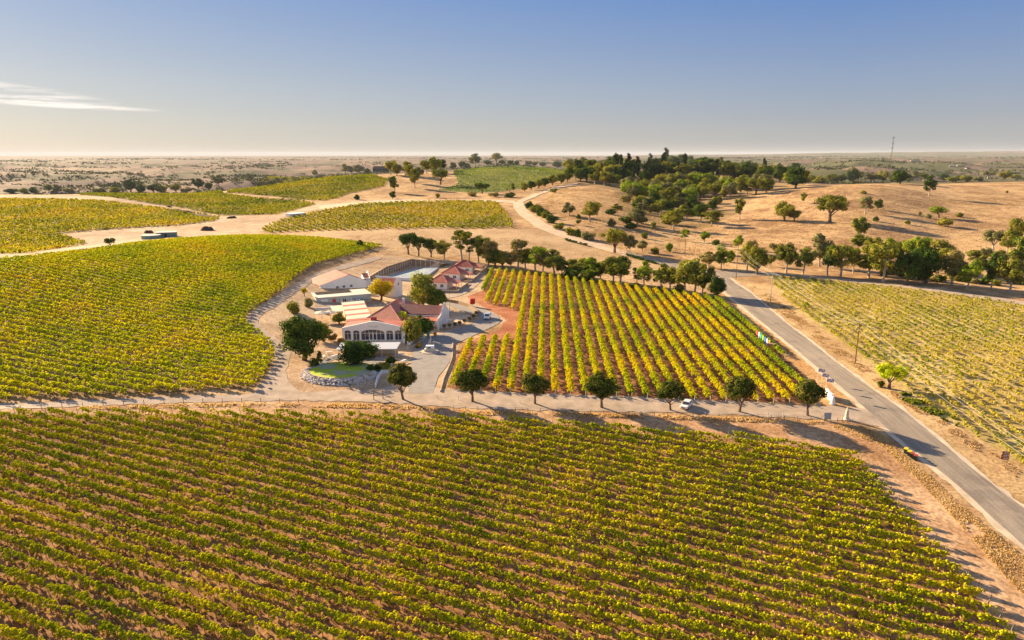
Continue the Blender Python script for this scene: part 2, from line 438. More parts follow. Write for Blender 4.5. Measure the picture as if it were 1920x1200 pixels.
# wheel ruts and headland tracks worn into the verges and the dirt yard
rut = 0.5 + 0.5 * np.sin((gx * math.cos(R(-42)) + gy * math.sin(R(-42)) * .15 + n1 * 2) * 2 * math.pi / 2.4)
kk = np.clip((n2 - .5) * 2.2 + (n4 - .5) + .5, 0, 1)
fm = zone('front_field', (.23, .115, .05), (.40, .22, .105), kk)
zone('mid_field', (.22, .085, .04), (.40, .19, .10), kk)
zone('clay_bank', (.36, .13, .06), (.48, .21, .11))
zone('left_hill', (.24, .15, .07), (.38, .25, .12), kk)
zone('right_field', (.42, .31, .11), (.58, .45, .19))
zone('far_mid', (.30, .21, .08), (.42, .29, .13))
zone('far_left', (.20, .15, .05), (.32, .21, .09))
zone('far_strip', (.20, .16, .05), (.30, .22, .08))
zone('far_hill', (.20, .16, .05), (.32, .22, .08))
zone('green_hill', (.16, .18, .05), (.30, .28, .09), np.clip(k * .8 + .2 * lines, 0, 1))
# red scrapes on the right-hand hill and beside the drive
idx = np.arange(NU * NR).reshape(NU, NR)
fq = np.stack([idx[:-1, :-1], idx[1:, :-1], idx[1:, 1:], idx[:-1, 1:]], -1).reshape(-1, 4)
me = bpy.data.meshes.new('ground')
me.vertices.add(gx.size); me.vertices.foreach_set('co', np.stack([gx, gy, gz], 1).astype(np.float32).ravel())
me.loops.add(fq.size); me.loops.foreach_set('vertex_index', fq.astype(np.int32).ravel())
me.polygons.add(len(fq)); me.polygons.foreach_set('loop_start', np.arange(0, fq.size, 4, dtype=np.int32))
me.update(calc_edges=True)
me.polygons.foreach_set('use_smooth', np.ones(len(fq), bool))
ca = me.color_attributes.new('soil', 'FLOAT_COLOR', 'POINT')
ca.data.foreach_set('color', np.concatenate([col, np.ones((len(col), 1), np.float32)], 1).ravel())
m_ground, n, l = new_mat('earth_and_dry_grass')
o_ = n.new('ShaderNodeOutputMaterial'); b_ = n.new('ShaderNodeBsdfPrincipled'); at = n.new('ShaderNodeAttribute'); at.attribute_name = 'soil'
t1 = noise_node(n, l, 1.6, 6); t2 = noise_node(n, l, 0.09, 5)
ra = ramp(n, l, t1.outputs['Fac'], [(0.28, (.52, .49, .45)), (0.72, (1.32, 1.31, 1.29))])
rb = ramp(n, l, t2.outputs['Fac'], [(0.3, (.84, .82, .80)), (0.7, (1.12, 1.12, 1.12))])
mu = n.new('ShaderNodeMix'); mu.data_type = 'RGBA'; mu.blend_type = 'MULTIPLY'; mu.inputs['Factor'].default_value = 1
mu2 = n.new('ShaderNodeMix'); mu2.data_type = 'RGBA'; mu2.blend_type = 'MULTIPLY'; mu2.inputs['Factor'].default_value = 1
l.new(at.outputs['Color'], mu.inputs['A']); l.new(ra.outputs[0], mu.inputs['B'])
l.new(mu.outputs['Result'], mu2.inputs['A']); l.new(rb.outputs[0], mu2.inputs['B'])
l.new(mu2.outputs['Result'], b_.inputs['Base Color']); b_.inputs['Roughness'].default_value = 0.95; b_.inputs['Specular IOR Level'].default_value = 0.1
bp = n.new('ShaderNodeBump'); bp.inputs['Strength'].default_value = 0.55; bp.inputs['Distance'].default_value = 0.12
l.new(t1.outputs['Fac'], bp.inputs['Height']); l.new(bp.outputs[0], b_.inputs['Normal']); l.new(b_.outputs[0], o_.inputs[0])
me.materials.append(m_ground)
ground = tag(link_mesh('ground', me), kind='structure')

# ------------------------------------------------------------------ roads and tracks, draped on the ground
def resample(pts, n):
    P = np.array([(p.x, p.y) for p in pts]); d = np.r_[0, np.cumsum(np.hypot(*np.diff(P, axis=0).T))]
    s = np.linspace(0, d[-1], n)
    x = np.interp(s, d, P[:, 0]); y = np.interp(s, d, P[:, 1])
    w = np.array([1, 2, 3, 2, 1]) / 9.0
    for _ in range(2):
        xs = np.convolve(np.r_[[x[0]] * 2, x, [x[-1]] * 2], w, 'valid'); ys = np.convolve(np.r_[[y[0]] * 2, y, [y[-1]] * 2], w, 'valid')
        x[1:-1], y[1:-1] = xs[1:-1], ys[1:-1]
    return np.stack([x, y], 1)
def ribbon(name, a, b, mat, n=80, m=6, off=0.05, kind='structure', ragged=0.0):
    A = resample(GL(a), n); B = resample(GL(b), n)
    vs = []
    for i in range(n):
        for j in range(m + 1):
            t = j / m
            if ragged and j in (0, m): t += (vnoise(i * .6, j * 3.3 + .5) - .5) * ragged / max(.5, np.hypot(*(B[i] - A[i]))) 
            x, y = A[i] * (1 - t) + B[i] * t
            vs.append((x, y, float(H(x, y)) + off + 0.0005 * max(0, y - 200)))
    fs = [(i * (m + 1) + j, (i + 1) * (m + 1) + j, (i + 1) * (m + 1) + j + 1, i * (m + 1) + j + 1) for i in range(n - 1) for j in range(m)]
    o = mesh_obj(name, vs, fs, mat)
    if sum(p.normal.z for p in o.data.polygons) < 0: o.data.flip_normals()
    o.data.polygons.foreach_set('use_smooth', [True] * len(o.data.polygons))
    return tag(o, kind=kind)
def mat_road(name, col):
    m, n, l = new_mat(name); o = n.new('ShaderNodeOutputMaterial'); b = n.new('ShaderNodeBsdfPrincipled')
    mp = n.new('ShaderNodeMapping'); mp.inputs['Rotation'].default_value = (0, 0, R(5)); mp.inputs['Scale'].default_value = (1.1, .045, 1)
    tc = n.new('ShaderNodeTexCoord'); l.new(tc.outputs['Object'], mp.inputs['Vector'])
    st = noise_node(n, l, 1.0, 3, vec=mp.outputs[0]); pt = noise_node(n, l, .16, 4); fi = noise_node(n, l, 3.0, 5)
    r0 = ramp(n, l, st.outputs['Fac'], [(.35, tuple(c * .82 for c in col)), (.65, tuple(c * 1.14 for c in col))])
    r1 = ramp(n, l, pt.outputs['Fac'], [(.38, (.84, .84, .86)), (.44, (1, 1, 1)), (.70, (1.1, 1.08, 1.04))]); r2 = ramp(n, l, fi.outputs['Fac'], [(.3, (.85, .85, .85)), (.7, (1.12, 1.12, 1.12))])
    last = r0.outputs[0]
    for q in (r1, r2):
        mu = n.new('ShaderNodeMix'); mu.data_type = 'RGBA'; mu.blend_type = 'MULTIPLY'; mu.inputs['Factor'].default_value = 1
        l.new(last, mu.inputs['A']); l.new(q.outputs[0], mu.inputs['B']); last = mu.outputs['Result']
    l.new(last, b.inputs['Base Color']); b.inputs['Roughness'].default_value = .92; b.inputs['Specular IOR Level'].default_value = .12; l.new(b.outputs[0], o.inputs[0]); return m
m_asphalt = mat_road('asphalt', (.32, .265, .21))
m_asph2 = mat_simple('forecourt_asphalt', (.30, .27, .245), .9, .14, .5, bump=.15, spec=.15)
m_gravel = mat_simple('gravel', (.43, .335, .255), .95, .22, .35, bump=.5, spec=.1)
m_dirt = mat_simple('pale_dirt', (.64, .47, .32), .95, .15, .15, bump=.4, spec=.1)
m_shoulder = mat_simple('limestone_shoulder', (.62, .50, .36), .95, .2, .4, bump=.4, spec=.1)
road_L = [(1341,528),(1350,537),(1360,548),(1393,576),(1427,603),(1467,635),(1500,661),(1533,690),(1580,729),(1622,765),(1668,808),(1723,852),(1768,888),(1813,925),(1853,965),(1920,1023),(2040,1130),(2200,1275)]
road_R = [(1366,521),(1374,527),(1380,532),(1407,549),(1437,575),(1475,607),(1525,645),(1560,674),(1636,730),(1687,766),(1741,809),(1800,860),(1845,896),(1872,918),(1920,954),(2040,1050),(2200,1180)]
ribbon('road_shoulder', [(x - 5 - max(0, y - 600) * .018, y + 2) for x, y in road_L], [(x + 3 + max(0, y - 600) * .012, y - 2) for x, y in road_R], m_shoulder, 160, 8, .035, ragged=1.6)
ribbon('road', road_L, road_R, m_asphalt, 220, 8, .075, ragged=.45)
ribbon('cross_road', [(1175,472),(1230,484),(1290,499),(1345,508),(1420,509),(1462,511)],
       [(1172,480),(1225,492),(1280,508),(1338,524),(1385,519),(1462,516.5)], m_asphalt, 90, 5, .065)
ribbon('gravel_road', [(1455,511.5),(1520,517),(1620,527),(1720,537),(1820,550),(1930,567),(2100,592)], [(1455,516),(1520,521.5),(1620,532.5),(1720,543),(1820,557),(1930,574),(2100,600)], m_gravel, 90, 4, .06, ragged=.8)
ribbon('dirt_track', [(1174,481),(1120,466),(1060,449),(1005,427),(975,405),(962,389),(963,379)], [(1178,473),(1125,456),(1070,440),(1022,419),(999,402),(985,389),(980,378)], m_dirt, 90, 5, .06)
ribbon('hilltop_track', [(975,382),(1000,371),(1040,355),(1085,346)], [(970,377),(996,366),(1038,351),(1082,343)], m_dirt, 50, 3, .07)
ribbon('field_track', [(964,382),(930,379),(870,378),(800,380),(740,380),(660,386),(600,396)], [(966,377),(930,375),(870,374),(800,375),(740,375),(660,380),(598,386)], m_dirt, 70, 3, .06)
drive_U = [(1648,772),(1600,764),(1560,762),(1500,761),(1400,753),(1250,746),(1100,741),(950,735),(840,730),(770,722),(690,730),(560,736),(480,738),(300,746),(120,752),(0,757),(-250,768)]
drive_D = [(1668,806),(1625,795),(1580,788),(1500,784),(1400,779),(1250,774),(1100,771),(950,768),(850,764),(760,757),(700,754),(560,751),(400,754),(200,760),(0,768),(-250,780)]
ribbon('driveway', drive_U, drive_D, m_gravel, 200, 6, .055, ragged=1.5)
ribbon('loop_driveway', [(472,741),(497,712),(517,680),(512,652),(490,629),(462,606),(468,590),(508,562),(548,537),(588,513),(640,497),(700,481)], [(565,741),(549,722),(533,700),(544,672),(543,652),(507,626),(480,605),(486,593),(524,570),(566,541),(606,516),(658,501),(718,485)], m_gravel, 110, 5, .045, ragged=1.0)
ribbon('forecourt', [(765,738),(768,715),(770,690),(772,668),(778,646),(800,630)], [(812,738),(822,705),(836,690),(848,668),(850,650),(848,640)], m_asph2, 60, 6, .075)
ribbon('car_park_lane', [(850,646),(872,637),(907,621),(938,606),(936,593),(910,580),(880,571),(852,563),(832,559)], [(802,632),(836,624),(876,611),(900,600),(898,594),(886,589),(866,583),(844,574),(826,568)], m_asph2, 80, 5, .085)
ribbon('courtyard_path', [(648,668),(652,680),(640,697),(600,700)], [(720,668),(716,690),(700,712),(640,716)], m_asph2, 30, 5, .05)
# ------------------------------------------------------------------ vineyards
_ones = ['', 'first', 'second', 'third', 'fourth', 'fifth', 'sixth', 'seventh', 'eighth', 'ninth', 'tenth', 'eleventh', 'twelfth', 'thirteenth',
         'fourteenth', 'fifteenth', 'sixteenth', 'seventeenth', 'eighteenth', 'nineteenth']
_tens = {2: 'twent', 3: 'thirt', 4: 'fort', 5: 'fift', 6: 'sixt', 7: 'sevent', 8: 'eight', 9: 'ninet'}
def ordinal(n):
    if n < 20: return _ones[n]
    if n >= 100: return 'hundredth' if n == 100 else 'hundred and ' + ordinal(n - 100)
    t, o = divmod(n, 10)
    return _tens[t] + 'ieth' if o == 0 else _tens[t] + 'y-' + _ones[o]

def card_quads(C, N, S, asp=1.25):
    """leaf cards at centres C with normals N and sizes S"""
    n = len(C)
    N = N / (np.linalg.norm(N, axis=1, keepdims=True) + 1e-9)
    r = rng.normal(size=(n, 3)); U = np.cross(N, r); U /= (np.linalg.norm(U, axis=1, keepdims=True) + 1e-9)
    W = np.cross(N, U)
    u = U * (S * 0.5)[:, None]; w = W * (S * 0.5 * asp)[:, None]
    # kite-shaped rather than square
    return np.stack([C - w, C + u * 1.0 - w * .1, C + w, C - u * 1.0 - w * .1], 1)

def row_segments(poly, ang, spacing, shift=0.0, minlen=6.0):
    d = np.array([math.cos(R(ang)), math.sin(R(ang))]); nrm = np.array([-d[1], d[0]])
    P = np.array(poly); pn = P @ nrm; pd = P @ d
    out = []
    k = math.floor((pn.max() - shift) / spacing)
    while k * spacing + shift > pn.min():
        c = k * spacing + shift; xs = []
        for i in range(len(P)):
            a, b = pn[i - 1], pn[i]
            if (a > c) != (b > c): xs.append(pd[i - 1] + (pd[i] - pd[i - 1]) * (c - a) / (b - a))
        xs.sort()
        segs = [(xs[i], xs[i + 1]) for i in range(0, len(xs) - 1, 2) if xs[i + 1] - xs[i] > minlen]
        if segs: out.append([(d * s0 + nrm * c, d * s1 + nrm * c) for s0, s1 in segs])
        k -= 1
    return out

def row_leaves(A, B, dens, size, wid, h0, hh, vsp=1.6, gap=0.0, ragged=1.0, topbias=0.0):
    L = float(np.hypot(*(B - A))); d = (B - A) / L; nx = np.array([-d[1], d[0]])
    nv = max(2, int(L / vsp)); vs = (np.arange(nv) + .5) * L / nv + rng.normal(0, .12, nv)
    vh = 1 + rng.normal(0, .20, nv) * ragged; vw = 1 + rng.normal(0, .18, nv) * ragged
    wgt = np.clip(1 + rng.normal(0, .35, nv) * ragged, .15, 2)
    if gap: wgt *= np.where(rng.random(nv) < gap, rng.random(nv) * .25, 1)
    vlat = rng.normal(0, .07, nv)
    # shoots and leaf bunches: small clumps spread over the crown of each vine, leaves around each clump
    nc = max(3, int(L * min(max(dens * .15, 1.4), 15)))
    ids = rng.choice(nv, nc, p=wgt / wgt.sum())
    s = np.clip(vs[ids] + rng.normal(0, vsp * .30, nc), -.4, L + .4)
    th = rng.normal(0.5 * math.pi, 1.05, nc)                       # mostly top and shoulders
    rr = np.sqrt(rng.random(nc)) * .5 + .5
    lat = np.cos(th) * wid * rr * vw[ids] + vlat[ids]
    up = np.sin(th) * hh * rr * vh[ids]
    sh = rng.random(nc) < .14 * ragged                             # shoots that arch out over the alley
    lat = np.where(sh, lat * 1.5, lat); up = np.where(sh, up + .16, up)
    cr = np.clip(.62 * size + .07, .15, .6) * (.75 + .6 * rng.random(nc))
    n = int(L * dens); k = rng.integers(nc, size=n)
    dv = rng.normal(size=(n, 3)); dv /= np.linalg.norm(dv, axis=1, keepdims=True)
    off = dv * (cr[k] * (.55 + .5 * rng.random(n)))[:, None]
    X = A[0] + d[0] * s[k] + nx[0] * lat[k] + off[:, 0]; Y = A[1] + d[1] * s[k] + nx[1] * lat[k] + off[:, 1]
    C = np.stack([X, Y, H(X, Y) + h0 * (0.94 + .06 * vh[ids[k]]) + up[k] + off[:, 2] * .85], 1)
    N = dv + np.stack([nx[0] * np.cos(th[k]), nx[1] * np.cos(th[k]), np.sin(th[k])], 1) * .45 + rng.normal(0, .18, (n, 3))
    S = size * (.65 + .7 * rng.random(n))
    return card_quads(C, N, S)

def row_trunks(A, B, vsp, h, r=.045, post_every=0):
    L = float(np.hypot(*(B - A))); d = (B - A) / L
    nv = max(2, int(L / vsp)); s = (np.arange(nv) + .5) * L / nv
    x = A[0] + d[0] * s; y = A[1] + d[1] * s; z = H(x, y) - .03
    tx = rng.normal(0, .07, nv); ty = rng.normal(0, .07, nv)
    q = []
    for k in range(3):
        a0 = 2 * math.pi * k / 3; a1 = 2 * math.pi * (k + 1) / 3
        p0 = np.stack([x + r * 1.2 * math.cos(a0), y + r * 1.2 * math.sin(a0), z], 1); p1 = np.stack([x + r * 1.2 * math.cos(a1), y + r * 1.2 * math.sin(a1), z], 1)
        p2 = np.stack([x + tx + r * .8 * math.cos(a1), y + ty + r * .8 * math.sin(a1), z + h], 1); p3 = np.stack([x + tx + r * .8 * math.cos(a0), y + ty + r * .8 * math.sin(a0), z + h], 1)
        q.append(np.stack([p0, p1, p2, p3], 1))
    return np.concatenate(q)
def grass_cards(A, B, dens, wid, h):
    L = float(np.hypot(*(B - A))); d = (B - A) / L; nx = np.array([-d[1], d[0]])
    n = int(L * dens); s = rng.random(n) * L; lat = rng.normal(0, wid, n)
    x = A[0] + d[0] * s + nx[0] * lat; y = A[1] + d[1] * s + nx[1] * lat
    keep = fbm(x / 3.0, y / 3.0 + 20, 2) > .42; x, y = x[keep], y[keep]; n = len(x)
    hz = h * (.5 + rng.random(n))
    C = np.stack([x, y, H(x, y) + hz * .42], 1)
    N = rng.normal(0, 1, (n, 3)); N[:, 2] *= .35
    return card_quads(C, N, hz, 1.1)

m_bark_vine = mat_simple('vine_bark', (.10, .06, .035), .95, .2, 3)
m_post = mat_simple('vineyard_post', (.36, .28, .20), .9, .15, 3)
m_guard = mat_simple('pale_end_post', (.62, .64, .64), .6, .1, 3)
m_drygrass = mat_leaf('dry_grass_tufts', [(.30, .17, .08), (.46, .29, .15), (.60, .42, .24), (.50, .34, .12)], .2, .25, 1.0)
m_vine_front = mat_leaf('vine_leaves_front', [(.045,.085,.004), (.17,.23,.006), (.42,.42,.009), (.64,.54,.013), (.78,.54,.02)], .10, .12, 2.0, amp=.8, leafamp=.42)
m_vine_mid = mat_leaf('vine_leaves_yellow', [(.12,.20,.008), (.30,.38,.010), (.54,.52,.010), (.68,.57,.010), (.70,.48,.010)], .05, .28, 1.4)
m_vine_midg = mat_leaf('vine_leaves_green_edge', [(.10,.17,.010), (.22,.32,.012), (.38,.44,.015), (.55,.52,.02)], .05, .38, 1.3)
m_vine_hill = mat_leaf('vine_leaves_hill', [(.12,.20,.006), (.28,.35,.008), (.50,.50,.010), (.58,.52,.012), (.64,.46,.015)], .045, .26, 1.8, amp=1.2, leafamp=.4)
m_vine_right = mat_leaf('vine_leaves_pale', [(.12,.18,.015), (.27,.30,.02), (.46,.40,.05), (.56,.44,.12)], .03, .38, 1.4)
m_vine_far = mat_leaf('vine_leaves_far', [(.08,.12,.010), (.18,.21,.014), (.32,.31,.02), (.46,.36,.03)], .02, .36, 1.4)
m_vine_far2 = mat_leaf('vine_leaves_autumn', [(.11,.15,.012), (.26,.27,.014), (.44,.38,.02), (.52,.36,.025)], .018, .38, 1.4)

def vine_rows(zone, ang, spacing, shift, dens, size, wid, h0, hh, mat, lab, group, vsp=1.6, trunks=False, grass=0, gap=0.0, ragged=1.0, endposts=None, edge_mats=None, reverse=False, minlen=6.0, vis=None):
    rows = row_segments(Z[zone], ang, spacing, shift, minlen)
    if reverse: rows = rows[::-1]
    i = 0
    for segs in rows:
        V = []; T = []; Gs = []; E = []
        for A, B in segs:
            m = (A + B) / 2
            if vis and not vis(A, B): continue
            V.append(row_leaves(A, B, dens, size, wid, h0, hh, vsp, gap, ragged))
            if trunks: T.append(row_trunks(A, B, vsp, h0))
            if grass: Gs.append(grass_cards(A, B, grass, .34, .34))
            if endposts:
                dd = (B - A) / np.hypot(*(B - A))
                for q, sg in ((A, -1), (B, 1)):
                    x, y = q + dd * sg * .7; z = float(H(x, y))
                    E.append(MB().tube((x, y, z - .1), (x + dd[0] * sg * .25, y + dd[1] * sg * .25, z + 1.5), .07, .06, 6))
        if not V: continue
        i += 1
        c = segs[0][0]
        root = empty('vine_row', (c[0], c[1], float(H(*c))), 0, lab % ordinal(i), 'vine row', group)
        mt = mat
        if edge_mats and i in edge_mats: mt = edge_mats[i]
        off = np.array([c[0], c[1], float(H(*c))])
        link_mesh('foliage', quads_mesh('foliage', np.concatenate(V) - off, mt), root)
        if T: tag(link_mesh('trunks', quads_mesh('trunks', np.concatenate(T) - off, m_bark_vine), root), kind='stuff')
        if Gs: tag(link_mesh('undergrowth', quads_mesh('undergrowth', np.concatenate(Gs) - off, m_drygrass), root), kind='stuff')
        if endposts:
            for e in E:
                e.v = [(v[0] - off[0], v[1] - off[1], v[2] - off[2]) for v in e.v]; e.build('end_post', endposts, root)
    return i

def inview(A, B):
    ok = False
    for t in np.linspace(0, 1, 9):
        p = A + (B - A) * t
        a, b = proj(p[0], p[1], float(H(*p)) + .5)
        if -60 < a < 1980 and b < 1255: ok = True
    return ok
nf = vine_rows('front_field', -22, 2.62, 0.3, 215, .22, .47, 1.0, .74, m_vine_front,
          '%s vine row down from the gravel driveway in the foreground vineyard', 'vine rows of the foreground vineyard', vsp=1.75, trunks=True, grass=9, endposts=m_post, vis=inview)
nm = vine_rows('mid_field', 87.2, 3.55, 0.9, 150, .27, .80, .75, .92, m_vine_mid,
          '%s yellow vine row from the winery in the red soil block', 'yellow vine rows on red soil', vsp=1.6, trunks=True, ragged=.55, endposts=m_guard, edge_mats={1: m_vine_midg, 26: m_vine_midg, 27: m_vine_midg, 28: m_vine_midg}, reverse=False)
nh = vine_rows('left_hill', -19, 2.75, 0.0, 54, .36, .68, .95, .76, m_vine_hill,
          '%s vine row from the crest of the big hill left of the winery', 'vine rows on the hill left of the winery', vsp=1.4, ragged=.55, trunks=True, minlen=12, vis=inview)
nr = vine_rows('right_field', 83.9, 2.9, 0.0, 19, .38, .45, .60, .40, m_vine_right,
          '%s sparse pale vine row from the sealed road in the right hand vineyard', 'sparse vine rows right of the road', vsp=1.9, gap=.15, ragged=1.0, reverse=False, vis=inview)
nq = vine_rows('far_mid', -57, 4.6, 0.0, 7, .80, .50, .8, .5, m_vine_far2,
          '%s vine row from the right end of the vineyard below the hilltop track', 'vine rows of the vineyard below the hilltop track', vsp=2.5, ragged=.8, minlen=14, vis=inview)
print('rows', nf, nm, nh, nr, nq)
def vine_mass(zone, ang, spacing, dens, size, mat, label):
    V = []
    for segs in row_segments(Z[zone], ang, spacing, 0, 8):
        for A, B in segs: V.append(row_leaves(A, B, dens, size, .7, .8, .5, 3.0, 0, .8))
    V = np.concatenate(V)
    return tag(link_mesh('distant_vineyard', quads_mesh('distant_vineyard', V, mat)), label, 'vineyard', kind='stuff')
vine_mass('far_left', 8, 3.4, 6.0, .8, m_vine_far2, 'orange tinged vineyard below the pale dirt track at the far left')
vine_mass('far_strip', -30, 3.6, 5, .85, m_vine_far, 'narrow green vineyard strip above the dirt heaps on the left')
vine_mass('far_hill', -40, 3.6, 4.6, .9, m_vine_far, 'dark green vineyard on the round hill left of the farm trees')
vine_mass('green_hill', 64, 4.5, 2.6, .75, mat_leaf('vine_leaves_green_hill', [(.07,.13,.02), (.14,.22,.03), (.24,.30,.05), (.34,.36,.08)], .02, .25, 1.3), 'young green vineyard on the domed hill with trees along its crest')
# ------------------------------------------------------------------ trees
m_bark = mat_simple('bark_grey_brown', (.20, .14, .10), .95, .3, 6)
m_bark_pale = mat_simple('bark_pale_gum', (.50, .42, .34), .9, .25, 5)
LEAF = {
 'dark':  mat_leaf('leaves_dark_green', [(.015,.035,.008), (.035,.075,.012), (.08,.13,.018), (.18,.20,.03)], .5, .22, 1.3, objamp=.3),
 'round': mat_leaf('leaves_street_tree', [(.018,.035,.008), (.04,.07,.012), (.11,.12,.02), (.28,.22,.05)], .5, .26, 1.3),
 'olive': mat_leaf('leaves_olive', [(.04,.06,.012), (.11,.13,.018), (.26,.25,.03), (.40,.35,.06)], .35, .30, 1.4, objamp=.4),
 'gum':   mat_leaf('leaves_gum', [(.035,.06,.012), (.10,.135,.02), (.24,.26,.035), (.42,.40,.06)], .3, .30, 1.4, objamp=.4),
 'grey':  mat_leaf('leaves_grey_green', [(.07,.085,.04), (.15,.16,.06), (.26,.25,.10), (.38,.34,.15)], .3, .28, 1.1),
 'bright':mat_leaf('leaves_bright_green', [(.08,.14,.012), (.16,.24,.02), (.29,.36,.03), (.42,.42,.05)], .3, .40, 1.3),
 'lime':mat_leaf('leaves_lime', [(.14,.22,.008), (.34,.44,.012), (.58,.60,.02), (.66,.58,.03)], .4, .35, 1.4),
 'yellow':mat_leaf('leaves_yellow', [(.22,.24,.02), (.42,.38,.02), (.60,.44,.02), (.62,.36,.02)], .35, .40, 1.3),
 'pine':  mat_leaf('leaves_pine', [(.012,.026,.012), (.022,.045,.016), (.045,.07,.022), (.08,.095,.03)], .4, .15, 1.1),
 'brown': mat_leaf('leaves_brownish', [(.11,.09,.03), (.22,.18,.05), (.34,.28,.09), (.44,.36,.12)], .4, .25, 1.1),
 'rust':  mat_leaf('leaves_rusty_shrub', [(.12,.08,.02), (.26,.16,.03), (.36,.20,.05), (.30,.26,.06)], .6, .25, 1.1),
}
def _clumps(kind, r):
    C = []
    def ell(n, cz, rx, rz, cr, shell=.55):
        for _ in range(n):
            d = r.normal(size=3); d /= np.linalg.norm(d); q = shell + (1 - shell) * r.random()
            C.append((d[0]*rx*q, d[1]*rx*q, cz + d[2]*rz*q, cr * (.75 + .5 * r.random())))
    if kind == 'round': ell(44, .62, .33, .27, .115, .55); trunk = (.24, .030)
    elif kind == 'gum': ell(18, .62, .27, .30, .11, .4); ell(6, .40, .22, .12, .08, .7); trunk = (.32, .022)
    elif kind == 'tallgum': ell(10, .80, .17, .15, .09, .4); ell(5, .52, .13, .12, .06, .7); trunk = (.6, .018)
    elif kind == 'spread': ell(26, .68, .48, .20, .14, .45); ell(5, .5, .4, .06, .09, .8); trunk = (.3, .045)
    elif kind == 'dense': ell(30, .52, .32, .34, .15, .6); trunk = (.15, .04)
    elif kind == 'pine':
        for k in range(26):
            z = .14 + .80 * (k / 25) ** .9; w = .20 * (1 - z) ** .7 + .03
            a = r.random() * 6.28; C.append((math.cos(a)*w*.8, math.sin(a)*w*.8, z, .07 + .05 * (1 - z)))
        trunk = (.9, .022)
    elif kind == 'bush': ell(20, .42, .42, .36, .22, .55); trunk = (.1, .04)
    else: ell(12, .6, .25, .25, .12); trunk = (.3, .03)
    return C, trunk
NLEAF = {'round': 6500, 'gum': 3200, 'tallgum': 1700, 'spread': 4600, 'dense': 5200, 'pine': 1300, 'bush': 1100}
LSIZE = {'round': .036, 'gum': .038, 'tallgum': .034, 'spread': .040, 'dense': .040, 'pine': .050, 'bush': .11}
_pc = {}
def proto(kind, seed, leaf):
    key = (kind, seed)
    if key not in _pc:
        r = np.random.default_rng(1000 + seed * 17 + sum(map(ord, kind)))
        C, (th, tr) = _clumps(kind, r)
        Ca = np.array(C); n = NLEAF[kind]
        w = Ca[:, 3] ** 2; ids = r.choice(len(Ca), n, p=w / w.sum())
        d = r.normal(size=(n, 3)); d /= np.linalg.norm(d, axis=1, keepdims=True)
        q = .45 + .62 * np.sqrt(r.random(n))
        pos = Ca[ids, :3] + d * (Ca[ids, 3] * q)[:, None] * np.array([1, 1, .85])
        if kind in ('dense', 'bush'): pos[:, 2] = np.abs(pos[:, 2]) + .01
        cc = np.array([0, 0, Ca[:, 2].mean()]); out = pos - cc; out /= (np.linalg.norm(out, axis=1, keepdims=True) + 1e-6)
        N = d * .9 + out * .6 + r.normal(0, .30, (n, 3))
        S = LSIZE[kind] * (.6 + .8 * r.random(n))
        V = card_quads(pos, N, S, 1.1)
        t = MB(); lean = r.normal(0, .02, 2)
        f = Vector((lean[0], lean[1], th)); t.tube((0, 0, -.02), f * .5, tr * 1.25, tr, 7); t.tube(f * .5, f, tr, tr * .75, 7)
        big = sorted(C, key=lambda c: -c[3])[:9 if kind != 'pine' else 0]
        for c in big:
            e = Vector(c[:3]); s0 = f * (.55 + .45 * r.random()); mid = (s0 + e) / 2 + Vector((0, 0, -.02))
            t.tube(s0, mid, tr * .5, tr * .3, 5); t.tube(mid, e, tr * .3, tr * .12, 5)
        rad = float(np.percentile(np.hypot(pos[:, 0], pos[:, 1]), 97)); top = float(np.percentile(pos[:, 2], 99.5))
        _pc[key] = (V, t, rad * 2, top, {}, {})
    V, t, wr, top, cm, tm = _pc[key]
    if leaf not in cm: cm[leaf] = quads_mesh('crown', V, LEAF[leaf])
    bark = m_bark_pale if kind in ('gum', 'tallgum') or leaf == 'grey' else m_bark
    if bark.name not in tm:
        me = bpy.data.meshes.new('trunk'); me.from_pydata(t.v, [], t.f); me.materials.append(bark); me.update(); tm[bark.name] = me
    return cm[leaf], tm[bark.name], wr, top
NAME = {'round': 'street_tree', 'gum': 'gum_tree', 'tallgum': 'gum_tree', 'spread': 'spreading_tree', 'dense': 'dense_tree', 'pine': 'pine_tree', 'bush': 'shrub'}
CATN = {'bush': 'shrub'}
def tree(px, py, hpx, wpx, kind, leaf, label, group=None, cat=None, at=None):
    p = at or G(px, py); s = mpp(p)
    seed = int(abs(px * 7 + py * 13)) % (6 if kind in ('gum', 'dense', 'round') else 4)
    cm, tm, wr, top = proto(kind, seed, leaf)
    hm = hpx * s * 1.02 / top; wm_ = wpx * s / wr
    name = NAME[kind] if not (kind == 'pine' and cat) else cat.replace(' ', '_')
    root = empty(name, p, (px * 2.399 + py) % 6.28, label, cat or CATN.get(kind, 'tree'), group)
    root.scale = (wm_, wm_, hm)
    if kind != 'bush': link_mesh('trunk', tm, root)
    link_mesh('crown' if kind != 'bush' else 'foliage', cm, root)
    return root
def band(items, phrase, group):
    """items: (px, py, hpx, wpx, kind, leaf, desc); labelled left to right within the band"""
    items = sorted(items, key=lambda t: t[0])
    for i, (px, py, h, w, kind, leaf, desc) in enumerate(items):
        lab = '%s, %s from the left %s' % (desc, ordinal(i + 1) if i else 'first', phrase)
        tree(px, py, h, w, kind, leaf, lab, group)

